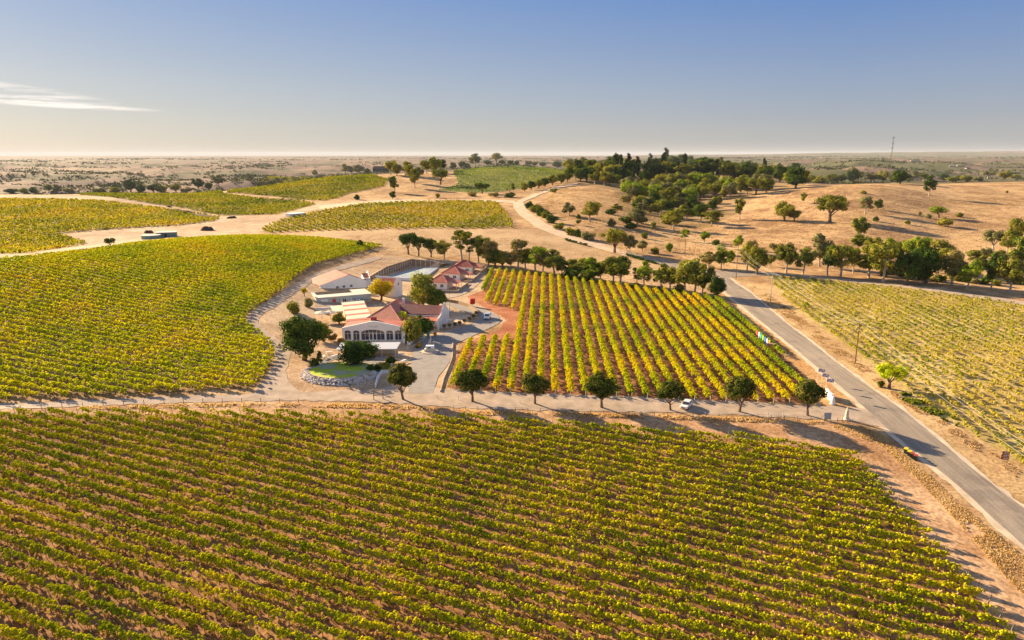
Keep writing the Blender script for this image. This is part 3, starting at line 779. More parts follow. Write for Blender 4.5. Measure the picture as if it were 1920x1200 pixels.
# seven round trees lining the driveway
lm = ['beside the wooden gate frame, leftmost of the driveway row', 'second in the row along the gravel driveway', 'third in the row along the gravel driveway',
      'fourth and widest in the row along the gravel driveway', 'just left of the parked white hatchback', 'just right of the parked white hatchback', 'nearest the road junction, last of the driveway row']
for (px, py, h, w), t in zip([(756,749,67,54),(886,753,60,62),(1003,757,56,53),(1128,764,61,62),(1257,769,56,50),(1386,772,66,58),(1514,779,67,56)], lm):
    tree(px, py, h, w, 'round', 'round', 'round clipped dark green tree ' + t, 'round trees along the driveway')
# trees in the winery garden
for a in [
 (571,675,82,84,'dense','dark','large dark round tree left of the white arched hall'),
 (606,640,34,38,'dense','olive','lighter green tree behind the large dark round tree'),
 (636,608,20,26,'dense','olive','small green tree left of the striped roof'),
 (671,684,46,76,'dense','dark','wide dark tree in front of the arched hall, over the oval lawn'),
 (715,563,38,46,'dense','yellow','golden yellow round tree beside the flat roofed shed'),
 (794,578,64,58,'dense','gum','big glossy green tree behind the red roofed main building'),
 (818,582,40,40,'dense','dark','dark tree at the foot of the big glossy green tree'),
 (748,612,28,34,'bush','lime','bright lime green shrub above the hall roof'),
 (771,640,44,46,'bush','olive','tall olive shrub right of the arched hall'),
 (792,628,34,46,'bush','dark','dark bushy shrub behind the long white sign'),
 (552,587,23,27,'bush','olive','round olive shrub at the bend of the loop driveway'),
 (578,576,16,19,'bush','grey','round grey green shrub beside the white garden wall'),
 (571,556,16,13,'spread','yellow','small yellowing tree near the flat roofed shed'),
 (588,690,18,22,'bush','dark','dark shrub at the upper left rim of the oval lawn'),
 (600,680,22,14,'pine','dark','narrow dark conifer beside the oval lawn'),
 (624,640,14,18,'bush','rust','rusty brown shrub left of the arched hall'),
 (640,644,11,16,'bush','rust','low russet shrub against the corner of the arched hall'),
 (700,700,18,26,'bush','dark','low dark shrub right of the wide dark tree'),
 (722,696,16,30,'bush','olive','low green hedge shrub beside the small white notice'),
 (733,682,14,20,'bush','dark','dark shrub under the white awning corner'),
 (826,585,12,24,'bush','olive','low green shrub near the small carpark lamp'),
 (832,596,10,20,'bush','olive','leafy shrub on the white courtyard wall'),
 (785,652,10,14,'bush','rust','small reddish shrub beneath the long white sign'),
 (1668,728,43,54,'spread','lime','lone lime green tree leaning beside the road'),
 (1652,726,12,14,'bush','olive','tiny shrub at the base of the lone lime green tree'),
 (674,464,14,13,'bush','dark','single small round bush at the corner of the hill vineyard'),
 (208,464,17,20,'spread','dark','lone dark round tree beside the green farm tanks'),
 (1511,576,10,12,'bush','bright','green shrub on the field edge beside the first power pole'),
 ]:
    tree(*a[:6], a[6], cat=('shrub' if a[4] == 'bush' else 'tree'))
# four umbrella-crowned trees plus the gum row behind the yellow vines
for i, (px, py, h, w) in enumerate([(766,477,39,36),(785,480,36,30),(808,482,34,30)]):
    tree(px, py, h, w, 'spread', 'dark', ['left', 'middle', 'right'][i] + 'most of three dark umbrella crowned trees behind the tennis court', 'umbrella crowned trees')
L = []
for px, h, w, k, lf, d in [(833,34,28,'gum','olive','open olive tree'),(866,54,34,'tallgum','olive','tall thin gum with high crown'),(880,42,20,'tallgum','gum','slim young gum'),(897,50,34,'gum','gum','bushy green gum'),
    (916,46,30,'gum','brown','wispy brownish gum'),(928,34,30,'dense','dark','dark leafy tree'),(943,30,26,'dense','olive','low dark olive tree'),(958,30,26,'gum','brown','thin brownish tree'),(971,56,30,'tallgum','brown','tall wispy gum with bare stem'),
    (985,40,30,'gum','olive','olive gum'),(1004,48,34,'gum','bright','light green gum'),(1018,40,28,'gum','brown','brownish gum with forked stem'),(1040,46,36,'gum','gum','broad green gum'),(1054,30,22,'gum','olive','low olive gum'),
    (1076,34,26,'dense','olive','dense olive tree'),(1092,38,30,'gum','gum','round green gum'),(1112,42,30,'gum','bright','pale green gum'),(1126,34,24,'gum','olive','small olive gum'),(1150,48,34,'gum','olive','olive gum with sunlit left side'),
    (1163,50,36,'gum','gum','dark forked gum'),(1194,34,16,'tallgum','olive','slender young gum'),(1208,48,26,'gum','bright','bright upright gum'),(1240,48,30,'gum','gum','green gum with straight stem'),(1256,44,34,'gum','olive','broad olive gum'),
    (1284,56,38,'gum','olive','tall full gum'),(1302,64,40,'gum','gum','tallest grey trunked gum')]:
    y = 487 + (px - 860) * .140 + (3 if px > 900 else 0)
    if px < 860: y = 486
    L.append((px, y, h, w * 1.22, k, lf, d))
band(L, 'behind the yellow vines', 'gum row behind the yellow vines')
for a in [(1070,521,25,42,'bush','dark','wide dark thicket in the gum row above the yellow vines'),(1102,525,25,38,'bush','dark','dark scrubby mass right of the wide thicket'),
          (1342,561,44,36,'dense','dark','dense dark green tree at the end of the yellow vines by the road'),(1316,556,60,40,'gum','olive','olive gum directly left of the dense dark roadside tree'),
          (1271,545,12,26,'bush','brown','brown undergrowth bush in the gum row'),(1187,539,8,26,'bush','dark','low dark bush left of the slender young gum'),(1238,542,7,10,'bush','dark','small dark bush right of the slender young gum'),
          (1328,486+16,30,44,'gum','brown','brownish gum clump above the dense dark roadside tree')]:
    tree(*a[:6], a[6])
# roadside row on the right
L = []
for px, py, top, w, k, lf, d in [(1401,507,455,34,'gum','olive','full olive tree'),(1419,515,463,36,'dense','olive','dense olive tree'),(1474,512,457,43,'gum','olive','rounded olive tree'),(1505,514,463,40,'gum','gum','green gum'),
    (1536,500,440,38,'gum','grey','pale feathery gum'),(1551,517,460,36,'gum','dark','dark open gum'),(1576,519,461,50,'gum','olive','broad olive gum'),(1600,512,466,34,'gum','gum','green gum'),(1629,521,462,46,'gum','olive','leaning olive gum'),(1655,530,457,60,'gum','olive','large twin crowned gum'),
    (1700,534,470,50,'dense','dark','very dark dense tree'),(1735,531,466,62,'dense','dark','widest dark tree'),(1720,505,446,50,'spread','bright','sunlit lime crowned tree'),(1758,512,452,52,'gum','olive','olive gum with sunlit top'),(1784,534,470,46,'gum','brown','tan gum with pale trunk'),
    (1813,542,488,44,'gum','bright','bright green bushy gum'),(1858,542,475,34,'gum','dark','dark upright gum with pale stem'),(1835,520,478,30,'gum','olive','olive tree'),(1893,549,488,56,'gum','olive','spreading olive gum'),(1915,520,440,50,'gum','gum','green gum at the frame edge')]:
    L.append((px, py, py - top, w, k, lf, d))
band(L, 'in the right roadside row', 'roadside trees on the right')
L = []
for px, py, top, w, k, lf, d in [(1862,470,433,40,'spread','grey','grey spreading tree'),(1888,480,430,36,'gum','olive','olive gum'),(1905,460,412,34,'spread','olive','olive crowned gum'),(1925,500,450,40,'gum','grey','grey gum')]:
    L.append((px, py, py - top, w, k, lf, d))
band(L, 'on the slope at the far right', 'trees on the far right slope')
rw0 = np.random.default_rng(11); L = []
for px in range(1662, 1935, 15):
    L.append((px + rw0.uniform(-5, 5), 518 + (px - 1662) * .075 + rw0.uniform(-5, 4), rw0.uniform(10, 19), rw0.uniform(18, 30), 'bush', ['olive', 'dark', 'gum', 'brown', 'grey'][rw0.integers(5)], 'low undergrowth shrub'))
band(L, 'behind the right roadside trees', 'undergrowth behind the roadside trees')
L = []
for k, (px, py, top, w, kd, lf, d) in enumerate([(1444,500,478,20,'gum','olive','small olive gum'),(1352,506,470,26,'gum','gum','green gum'),(1370,492,470,18,'bush','bright','bright shrub'),(1412,476,452,24,'gum','brown','thin brown tree'),(1450,470,456,18,'bush','brown','brown scrub'),
    (1606,470,440,30,'gum','gum','green gum'),(1588,480,462,24,'bush','olive','olive scrub'),(1640,478,446,34,'gum','olive','olive gum'),(1664,486,448,30,'gum','bright','lime tipped gum'),(1690,480,452,30,'dense','olive','olive tree'),(1625,458,444,20,'bush','gum','green scrub'),
    (1792,500,480,22,'bush','grey','grey scrub'),(1825,498,470,30,'gum','olive','olive gum'),(1850,490,465,26,'gum','grey','grey gum'),(1874,502,470,34,'gum','olive','broad olive gum')]):
    L.append((px, py, py - top, w, kd, lf, d))
band(L, 'on the lower slope behind the road', 'trees on the lower slope behind the road')
# trees dotted on the golden hill
for a in [
 (1556,417,49,64,'spread','olive','large umbrella shaped gum alone on the golden hill'),(1470,415,36,40,'dense','olive','broad bushy tree left of the umbrella shaped gum'),(1489,414,22,24,'dense','olive','small bushy tree touching the broad bushy one'),
 (1387,412,40,22,'gum','olive','narrow upright tree at the left foot of the golden hill'),(1507,382,20,13,'gum','olive','small slim tree high on the golden hill'),(1622,401,31,28,'gum','grey','sparse pale gum right of the umbrella shaped gum'),
 (1646,393,19,17,'dense','dark','small dark round tree beside the sparse pale gum'),(1642,415,9,13,'bush','dark','single dark bush below the small dark round tree'),(1618,363,6,14,'bush','olive','flat low bush near the top of the golden hill'),
 (1741,368,38,24,'gum','dark','dark slim tree by the track on the hill top'),(1760,408,20,34,'spread','bright','green topped tree in the middle of the right slope'),(1772,424,15,27,'bush','olive','rounded bush below the green topped tree'),
 (1740,409,8,13,'bush','grey','grey bush left of the green topped tree'),(1724,403,6,8,'bush','grey','tiniest grey bush on the right slope'),(1701,421,8,11,'bush','olive','small olive bush casting a thin shadow'),
 (1797,407,8,15,'bush','olive','solitary bush right of the green topped tree'),(1612,452,44,34,'gum','gum','bright open gum at the lower hill'),(1888,362,5,6,'bush','brown','tiny dead shrub on the far right pasture')]:
    tree(*a[:6], a[6], cat=('shrub' if a[4] == 'bush' else 'tree'))
# trees along and right of the dirt track
L = []
for px, py, top, w, k, lf in [(992,392,378,16,'bush','dark'),(1003,398,383,22,'bush','olive'),(1014,405,388,20,'bush','dark'),(1022,409,395,18,'bush','olive'),(1035,418,402,22,'bush','dark'),
    (1046,430,421,20,'bush','olive'),(1052,428,418,12,'dense','gum'),(1070,441,427,20,'bush','olive'),(1083,444,430,18,'bush','dark'),(1103,450,435,28,'bush','grey'),
    (1068,405,380,26,'gum','grey'),(1059,403,390,14,'gum','dark'),(1085,410,402,12,'bush','dark'),(1106,416,379,42,'gum','olive'),(1084,422,412,12,'gum','gum'),(1145,402,392,24,'bush','dark'),
    (1157,400,382,22,'gum','olive'),(1147,424,410,18,'bush','grey'),(1175,418,404,28,'bush','dark'),(1195,422,392,36,'dense','grey'),(1203,419,408,24,'bush','dark'),(1183,428,418,24,'bush','dark'),
    (1226,434,417,13,'gum','gum'),(1209,447,436,14,'bush','gum'),(1152,474,430,52,'spread','olive'),(1181,475,442,32,'gum','grey'),(1204,472,452,22,'gum','grey'),(1229,476,463,18,'bush','olive'),
    (1254,472,456,14,'bush','bright'),(1283,452,430,18,'gum','bright'),(1321,455,434,20,'gum','bright'),(1341,460,449,16,'bush','dark'),(1352,478,459,20,'gum','bright'),(1383,468,441,22,'gum','bright'),
    (1262,430,396,40,'gum','olive'),(1287,414,385,38,'gum','gum'),(1314,418,384,30,'gum','dark'),(1334,425,396,36,'gum','olive'),(1250,420,404,34,'bush','olive')]:
    d = {'bush': 'low %s shrub', 'dense': 'compact %s tree', 'gum': '%s tree', 'spread': 'broad %s tree'}[k] % {'dark':'dark','olive':'olive','grey':'grey green','gum':'green','bright':'bright green'}[lf]
    L.append((px, py, py - top, w, k, lf, d))
band(L, 'right of the dirt track', 'scattered valley trees')
# the wooded valley: trees drawn from the photo's density, back to front
rw = np.random.default_rng(5)
def scatter(poly, n, mind, hr, kinds, phrase, group, h2w=(.8, 1.15)):
    xs = [p[0] for p in poly]; ys = [p[1] for p in poly]; out = []; tries = 0
    while len(out) < n and tries < 6000:
        tries += 1
        x = rw.uniform(min(xs), max(xs)); y = rw.uniform(min(ys), max(ys))
        if not pip(np.array([x]), np.array([y]), poly)[0]: continue
        if any(abs(x - a) < mind and abs(y - b) < mind * .45 for a, b in out): continue
        out.append((x, y))
    items = []
    for x, y in out:
        k, lf = kinds[rw.integers(len(kinds))]
        h = rw.uniform(*hr) * (.6 if k == 'bush' else 1) * (1.15 if k == 'pine' else 1)
        w = h * (rw.uniform(*h2w) if k not in ('pine', 'bush', 'spread') else {'pine': .42, 'bush': 1.4, 'spread': 1.25}[k])
        d = {'bush': '%s shrub', 'dense': 'dense %s tree', 'gum': 'open %s gum', 'spread': 'wide %s tree', 'pine': '%s pine', 'tallgum': 'slim %s gum'}[k] % \
            {'dark':'dark green','olive':'olive','grey':'grey green','gum':'green','bright':'lime green','pine':'blackish green','brown':'brownish'}[lf]
        items.append((x, y, h, w, k, lf, d))
    band(items, phrase, group)
scatter([(1062,338),(1100,346),(1155,352),(1180,340),(1150,322),(1100,320),(1068,326)], 34, 9, (18, 28), [('gum','olive'),('dense','olive'),('gum','gum'),('dense','dark')], 'right of the green hill', 'grove right of the green hill')
scatter([(1145,346),(1215,352),(1240,340),(1300,340),(1360,338),(1350,326),(1250,324),(1150,326)], 46, 8, (26, 40), [('pine','pine'),('pine','pine'),('dense','pine'),('gum','olive'),('gum','dark')], 'in the dark pine belt on the ridge', 'pine belt on the ridge')
scatter([(1360,340),(1410,340),(1470,345),(1508,352),(1500,338),(1430,328),(1362,328)], 22, 9, (22, 34), [('pine','pine'),('dense','dark'),('dense','olive'),('gum','olive')], 'along the ridge left of the golden hill', 'ridge trees left of the golden hill')
scatter([(1165,374),(1230,384),(1300,382),(1390,372),(1440,362),(1430,348),(1330,350),(1230,352),(1170,360)], 60, 9, (19, 31), [('gum','olive'),('gum','gum'),('dense','olive'),('gum','grey'),('dense','bright'),('spread','olive')], 'in the upper wooded valley', 'upper wooded valley')
scatter([(1165,380),(1190,398),(1250,412),(1330,402),(1360,392),(1340,384),(1240,386)], 34, 10, (18, 28), [('gum','olive'),('gum','grey'),('bush','dark'),('dense','gum'),('bush','brown'),('dense','dark')], 'in the lower wooded valley', 'lower wooded valley')
# the ridge right of the wood, in front of the mast
L = []
for px, py, h, w, k, lf, d in [(1492,352,24,36,'dense','dark','big dark round tree'),(1516,344,16,22,'dense','olive','olive tree'),(1535,344,13,26,'bush','olive','olive thicket'),(1560,344,17,30,'dense','olive','rounded olive tree'),
    (1578,343,16,20,'dense','dark','small dark tree'),(1598,343,26,24,'dense','dark','tall dark cypress like tree'),(1612,338,15,18,'gum','olive','slim olive gum'),(1636,342,16,24,'gum','brown','brownish tree'),(1655,343,22,24,'dense','olive','olive tree'),
    (1672,342,16,20,'bush','olive','olive shrub'),(1687,345,25,34,'dense','dark','broad dark tree'),(1716,338,17,24,'gum','grey','grey gum'),(1731,340,14,20,'gum','olive','olive gum')]:
    L.append((px, py, h, w, k, lf, d))
band(L, 'on the ridge below the lattice mast', 'ridge trees below the mast')
L = []
for px, py, h, w, k, lf, d in [(1772,338,12,22,'bush','dark','dark low tree'),(1790,342,12,26,'bush','olive','olive thicket'),(1811,343,14,22,'dense','olive','olive tree'),(1852,336,15,24,'spread','grey','grey flat crowned tree'),(1884,337,16,22,'dense','olive','dark olive tree'),(1832,340,9,20,'bush','grey','grey shrub'),(1904,336,9,20,'bush','olive','olive shrub')]:
    L.append((px, py, h, w, k, lf, d))
band(L, 'on the far right skyline pasture', 'skyline pasture trees')
# green hill crown and the farm on the left
L = []
for px, py, h, w, k, lf, d in [(890,313,24,26,'gum','olive','tall domed gum'),(915,310,9,15,'dense','dark','small round dark tree'),(931,308,20,24,'spread','olive','flat topped gum'),(941,309,9,13,'dense','dark','small dark tree'),(957,309,8,12,'dense','dark','small dark tree'),
    (969,310,9,11,'dense','dark','small dark tree'),(992,311,9,15,'dense','dark','small dark tree'),(1003,312,8,11,'dense','dark','small dark tree'),(1018,313,9,15,'dense','dark','small dark tree'),(1045,317,14,21,'dense','dark','bigger dark round tree'),(1073,322,15,18,'dense','dark','bigger dark round tree')]:
    L.append((px, py, h, w, k, lf, d))
band(L, 'on the crest of the green hill', 'trees on the crest of the green hill')
L = []
for px, py, h, w, k, lf, d in [(590,327,8,12,'bush','olive','olive bush'),(648,326,18,16,'gum','olive','olive tree'),(660,326,14,18,'dense','olive','olive tree'),(673,326,16,22,'dense','grey','grey tree'),(690,328,12,14,'bush','dark','dark bush'),
    (733,328,26,26,'gum','olive','tall olive gum'),(744,330,22,20,'dense','olive','dense olive tree'),(760,330,26,22,'gum','olive','olive gum'),(772,342,32,26,'gum','olive','tall olive gum'),(785,334,20,20,'dense','grey','grey tree'),
    (778,352,34,20,'gum','olive','long shaped gum'),(800,326,24,24,'gum','olive','olive gum'),(815,324,28,26,'dense','gum','green tree'),(828,322,22,22,'gum','dark','dark gum'),(826,346,28,32,'spread','gum','wide green tree with dark trunk'),
    (740,362,30,22,'gum','dark','dark leaning gum'),(736,373,14,13,'dense','dark','small dark tree'),(669,374,9,11,'bush','dark','single dark bush'),(850,318,13,15,'dense','dark','dark tree'),(866,316,13,15,'dense','dark','dark tree'),(876,317,11,12,'dense','olive','olive tree'),
    (904,363,19,28,'spread','dark','dark spreading tree'),(886,368,8,20,'bush','brown','brown scrub'),(821,371,8,9,'bush','olive','olive bush'),(925,369,8,22,'bush','brown','dry scrub'),(955,370,9,24,'bush','dark','dark scrub'),(963,361,17,10,'gum','olive','olive sapling')]:
    L.append((px, py, h, w, k, lf, d))
band(L, 'around the hilltop farm', 'farm trees left of the green hill')
L = []
for px, py, h, w, k, lf, d in [(984,359,16,16,'dense','olive','olive tree'),(996,356,16,18,'dense','dark','dark tree'),(1010,353,16,18,'dense','olive','olive tree'),(1022,350,16,18,'dense','dark','dark tree'),(1036,347,18,20,'dense','olive','olive tree'),(1052,344,18,20,'dense','olive','olive tree'),(1064,341,18,18,'dense','gum','green tree'),(1038,362,9,14,'bush','olive','low olive shrub')]:
    L.append((px, py, h, w, k, lf, d))
band(L, 'below the green hill', 'hedge trees at the foot of the green hill')
L = []
for px, py, h, w, k, lf, d in [(374,358,22,24,'gum','dark','dark gum'),(392,358,15,16,'dense','dark','dark tree'),(411,351,22,26,'gum','grey','grey gum with open crown'),(245,360,22,24,'dense','dark','dark tree'),(262,360,14,22,'bush','dark','dark bush'),(288,361,16,22,'dense','dark','dark tree'),(303,361,13,22,'bush','olive','olive bush'),(330,361,17,20,'dense','olive','olive tree'),(350,362,10,20,'bush','brown','brown bush'),
    (20,362,8,22,'bush','dark','dark bush'),(48,362,9,20,'bush','olive','olive bush'),(64,362,11,16,'bush','dark','dark bush'),(92,360,14,14,'dense','grey','grey tree'),(107,360,14,14,'dense','grey','grey tree'),(130,361,8,20,'bush','grey','grey bush'),(215,361,10,24,'bush','olive','olive bush'),(185,361,8,24,'bush','olive','olive bush')]:
    L.append((px, py, h, w, k, lf, d))
band(L, 'above the far left vineyards', 'trees on the far left crest')

# the plain beyond: scrub and woodland nobody could count
def far_trees():
    X, Y = [], []
    for _ in range(480):                     # windbreaks, creek lines and copses
        t = rw.uniform(-.95, .95); y0 = math.exp(rw.uniform(math.log(1250), math.log(14000)))
        ln = rw.uniform(60, 260) * (1 + y0 / 3500); n = int(6 + ln / (14 + y0 / 300)); a = rw.normal(0, .35)
        s = rw.uniform(-.5, .5, n) * ln; w = rw.normal(0, 8 + ln * .03, n)
        X.append(t * y0 + s * math.cos(a) - w * math.sin(a)); Y.append(y0 + s * math.sin(a) + w * math.cos(a))
    n = 1000; t = rw.uniform(-1, 1, n); y = np.exp(rw.uniform(math.log(1200), math.log(5000), n)); X.append(t * y); Y.append(y)
    n = 9000; t = rw.uniform(-1, .12, n); y = np.exp(rw.uniform(math.log(1200), math.log(3200), n)); x = t * y      # wooded gullies left of the hills
    k = fbm(x / 130 + 7, y / 200 + 3, 3) > .60; X.append(x[k]); Y.append(y[k])
    X = np.concatenate(X); Y = np.concatenate(Y)
    k = (Y > 1180) & ~((X / Y > .1) & (Y < 1500)); X, Y = X[k], Y[k]; n = len(X)
    sz = rw.uniform(5, 11, n) * np.clip((Y / 2200) ** .35, .85, 1.8)
    V = []
    for k in range(8):
        C = np.stack([X + rw.normal(0, .5, n) * sz, Y + rw.normal(0, .5, n) * sz, H(X, Y) + sz * rw.uniform(.1, .7, n)], 1)
        V.append(card_quads(C, rw.normal(0, 1, (n, 3)) + np.array([0, -.5, .6]), sz * rw.uniform(.45, .9, n), .8))
    return np.concatenate(V)
tag(link_mesh('distant_woodland', quads_mesh('distant_woodland', far_trees(), mat_leaf('leaves_far_scrub', [(.03,.045,.025), (.06,.075,.035), (.11,.115,.05), (.16,.15,.07)], .01, .15, 1.0))), 'hazy scrub and woodland scattered over the plain to the horizon', 'woodland', kind='stuff')
# ------------------------------------------------------------------ buildings
m_white = mat_simple('white_render', (.86, .85, .84), .8, .04, .5)
m_cream = mat_simple('cream_render', (.74, .64, .48), .85, .08, .5)
m_tan = mat_simple('tan_block_wall', (.48, .36, .25), .9, .15, 1.0, bump=.2)
m_teal = mat_simple('pale_teal_cladding', (.42, .52, .52), .7, .08, .4)
m_flat = mat_simple('pale_flat_roofing', (.62, .57, .50), .85, .10, .3)
m_solar = mat_simple('dark_panel', (.05, .045, .045), .95, .2, 1.0, spec=.05)
m_dark = mat_simple('dark_interior', (.035, .035, .045), .6, .3, 2.0)
m_frame = mat_simple('white_window_frame', (.78, .78, .78), .5, .03, 2)
m_pave = mat_simple('paving', (.50, .42, .34), .9, .12, 1.2)
m_wood = mat_simple('weathered_timber', (.30, .20, .12), .9, .2, 4)
m_metal = mat_simple('grey_steel', (.42, .43, .44), .45, .1, 3, metallic=.6)
m_green = mat_simple('farm_green_steel', (.20, .29, .25), .6, .12, .6)
def mat_glass(name, c, rough=.08):
    m, n, l = new_mat(name); o = n.new('ShaderNodeOutputMaterial'); b = n.new('ShaderNodeBsdfPrincipled')
    b.inputs['Base Color'].default_value = (*c, 1); b.inputs['Roughness'].default_value = rough; b.inputs['Specular IOR Level'].default_value = .8
    t = noise_node(n, l, 2.2, 3); r = ramp(n, l, t.outputs['Fac'], [(.4, c), (.7, tuple(min(1, x * 2.6 + .02) for x in c))]); l.new(r.outputs[0], b.inputs['Base Color'])
    l.new(b.outputs[0], o.inputs[0]); return m
m_glass = mat_glass('window_glass', (.03, .035, .05))
def mat_roof(name, col, freq=1.6, axis=0):
    """ribbed sheet roofing"""
    m, n, l = new_mat(name); o = n.new('ShaderNodeOutputMaterial'); b = n.new('ShaderNodeBsdfPrincipled')
    t = noise_node(n, l, .45, 5); r = ramp(n, l, t.outputs['Fac'], [(.3, tuple(c * .78 for c in col)), (.7, tuple(min(1, c * 1.22) for c in col))])
    l.new(r.outputs[0], b.inputs['Base Color']); b.inputs['Roughness'].default_value = .55; b.inputs['Specular IOR Level'].default_value = .35
    w = n.new('ShaderNodeTexWave'); w.bands_direction = 'XY'[axis]; w.inputs['Scale'].default_value = freq; tc = n.new('ShaderNodeTexCoord'); l.new(tc.outputs['Object'], w.inputs['Vector'])
    bp = n.new('ShaderNodeBump'); bp.inputs['Strength'].default_value = .4; bp.inputs['Distance'].default_value = .06; l.new(w.outputs['Fac'], bp.inputs['Height']); l.new(bp.outputs[0], b.inputs['Normal'])
    l.new(b.outputs[0], o.inputs[0]); return m
m_red = mat_roof('red_sheet_roof', (.46, .105, .07))
m_red2 = mat_roof('pale_and_lit_red_roof', (.55, .175, .115))  # pale red; on barn and main veranda it carries sunlight in the colour
m_redd = mat_roof('dark_and_shaded_red_roof', (.24, .06, .055))  # dark red; on barn and wing roofs it carries shade in the colour

def base(pl, pr, name, label, cat, dz=0.0, group=None):
    """root Empty at the front left corner; local x runs to the front right corner, y goes back"""
    a, b = G(*pl), G(*pr); W = math.hypot(b.x - a.x, b.y - a.y)
    root = empty(name, (a.x, a.y, min(a.z, b.z) + dz), math.atan2(b.y - a.y, b.x - a.x), label, cat, group)
    return root, W
def walls(W, D, h, t=.3, x0=0, y0=0, z0=-.6):
    m = MB(); m.box(x0, y0, z0, x0 + W, y0 + t, h); m.box(x0, y0 + D - t, z0, x0 + W, y0 + D, h)
    m.box(x0, y0 + t, z0, x0 + t, y0 + D - t, h); m.box(x0 + W - t, y0 + t, z0, x0 + W, y0 + D - t, h); return m
def window(parent, x0, z0, x1, z1, y=-.02, bars=1, glass=None):
    g = MB().box(x0, y - .01, z0, x1, y + .05, z1).build('window', glass or m_glass, parent)
    f = MB(); w = .07
    f.box(x0 - w, y - .06, z0 - w, x1 + w, y - .013, z0); f.box(x0 - w, y - .06, z1, x1 + w, y - .013, z1 + w)
    f.box(x0 - w, y - .06, z0, x0, y - .013, z1); f.box(x1, y - .06, z0, x1 + w, y - .013, z1)
    for k in range(bars):
        xx = x0 + (x1 - x0) * (k + 1) / (bars + 1); f.box(xx - .03, y - .06, z0, xx + .03, y - .013, z1)
    f.build('frame', m_frame, g); return g
def hip(W, D, h0, h1, r0, r1, over=.4, axis='y', x0=0, y0=0):
    """hip roof over W x D; ridge along the given axis, inset r0 / r1 at its ends"""
    a, b, c, d = (x0 - over, y0 - over, h0), (x0 + W + over, y0 - over, h0), (x0 + W + over, y0 + D + over, h0), (x0 - over, y0 + D + over, h0)
    m = MB()
    if axis == 'y':
        e, f = (x0 + W/2, y0 + r0, h1), (x0 + W/2, y0 + D - r1, h1)
        m.slab([a, b, e], .12); m.slab([b, c, f, e], .12); m.slab([c, d, f], .12); m.slab([d, a, e, f], .12)
        for p, q in ((a, e), (b, e), (e, f), (c, f), (d, f)): m.tube(p, q, .09, .09, 5)
    else:
        e, f = (x0 + r0, y0 + D/2, h1), (x0 + W - r1, y0 + D/2, h1)
        m.slab([a, b, f, e], .12); m.slab([b, c, f], .12); m.slab([c, d, e, f], .12); m.slab([d, a, e], .12)
        for p, q in ((a, e), (d, e), (e, f), (b, f), (c, f)): m.tube(p, q, .09, .09, 5)
    return m
def arch(cx, w, z0, z1, zs, n=8):
    """arched opening outline: sill z0, spring zs, crown z1"""
    pts = [(cx + w/2, z0), (cx + w/2, zs)]
    pts += [(cx + w/2 * math.cos(t), zs + (z1 - zs) * math.sin(t)) for t in [math.pi * k / n for k in range(1, n)]]
    return pts + [(cx - w/2, zs), (cx - w/2, z0)]

# --- arched reception hall
hall, W = base((642.5, 638), (758.5, 640.5), 'reception_hall', 'white hall with a row of arched glazed openings under a curved gable', 'building')
S = W / 116.0
top = [(0, 4.2), (W*.08, 4.6), (W*.2, 5.1), (W*.32, 5.55), (W*.42, 6.0), (W*.5, 6.25), (W*.6, 6.0), (W*.7, 5.6), (W*.84, 5.0), (W, 4.2)]
ops = [(10, 12), (26, 12), (88.5, 13), (104.5, 12.5)]
holes = [arch(c * S, w * S, .45, 3.5, 2.9) for c, w in ops] + [arch(57 * S, 44 * S, .45, 3.75, 2.75, 12)]
shape_xz([(0, -.8), (W, -.8)] + top[::-1], holes, 0, .35).build('front_wall', m_white, hall)
sw = MB(); sw.box(W - .35, .35, -.8, W, 8.5, 4.1); sw.box(.35, 8.2, -.8, W - .35, 8.5, 4.1); sw.build('side_wall', m_white, hall)
lw = shape_xz([(0.35, -.8), (8.5, -.8), (8.5, 4.1), (.35, 4.1)], [arch(x, 1.3, .4, 2.7, 2.0) for x in (1.8, 4.2, 6.8)], 0, .35)
lw.v = [(y, x, z) for x, y, z in lw.v]; lw.build('left_arcade_wall', m_cream, hall)
fl = MB(); fl.box(.36, .36, -.5, W - .36, 8.1, .1); fl.build('floor', m_pave, hall)
for (c, w), k in zip(ops + [(57, 44)], range(5)):
    z1 = 3.45 if k < 4 else 3.7
    g = MB(); g.box((c - w/2 - .5) * S, .24, .4, (c + w/2 + .5) * S, .28, z1); g = g.build('window', m_glass, hall)
    f = MB()
    n = 2 if k < 4 else 6
    for q in range(n + 1):
        x = (c - w/2 + w * q / n) * S; f.box(x - .05, .16, .45, x + .05, .235, 2.9 if k < 4 else (3.4 if 0 < q < n else 2.7))
    f.box((c - w/2) * S, .17, 2.55, (c + w/2) * S, .23, 2.65); f.build('frame', m_frame, g)
d = MB()
for x0, x1 in ((50.2, 56.8), (57.4, 64)): d.box(x0 * S, .08, .42, x0 * S + .14, .15, 2.75); d.box(x1 * S - .14, .08, .42, x1 * S, .15, 2.75); d.box(x0 * S + .14, .08, 2.6, x1 * S - .14, .15, 2.75); d.box(x0 * S + .14, .08, .42, x1 * S - .14, .15, .6)
d.build('door', m_frame, hall)
tr = MB()
for i in range(1, len(top)): tr.slab([(top[i-1][0], -.08, top[i-1][1] + .12), (top[i][0], -.08, top[i][1] + .12), (top[i][0], .45, top[i][1] + .12), (top[i-1][0], .45, top[i-1][1] + .12)], .118)
tr.build('parapet_cap', m_white, hall)
rf = MB(); rf.slab([(.0, .4, 4.15), (W/2, .4, 5.1), (W/2, 8.8, 5.1), (.0, 8.8, 4.15)], .1); rf.slab([(W/2, .4, 5.1), (W - .0, .4, 4.15), (W - .0, 8.8, 4.15), (W/2, 8.8, 5.1)], .1)
rf.build('roof', m_red2, hall)
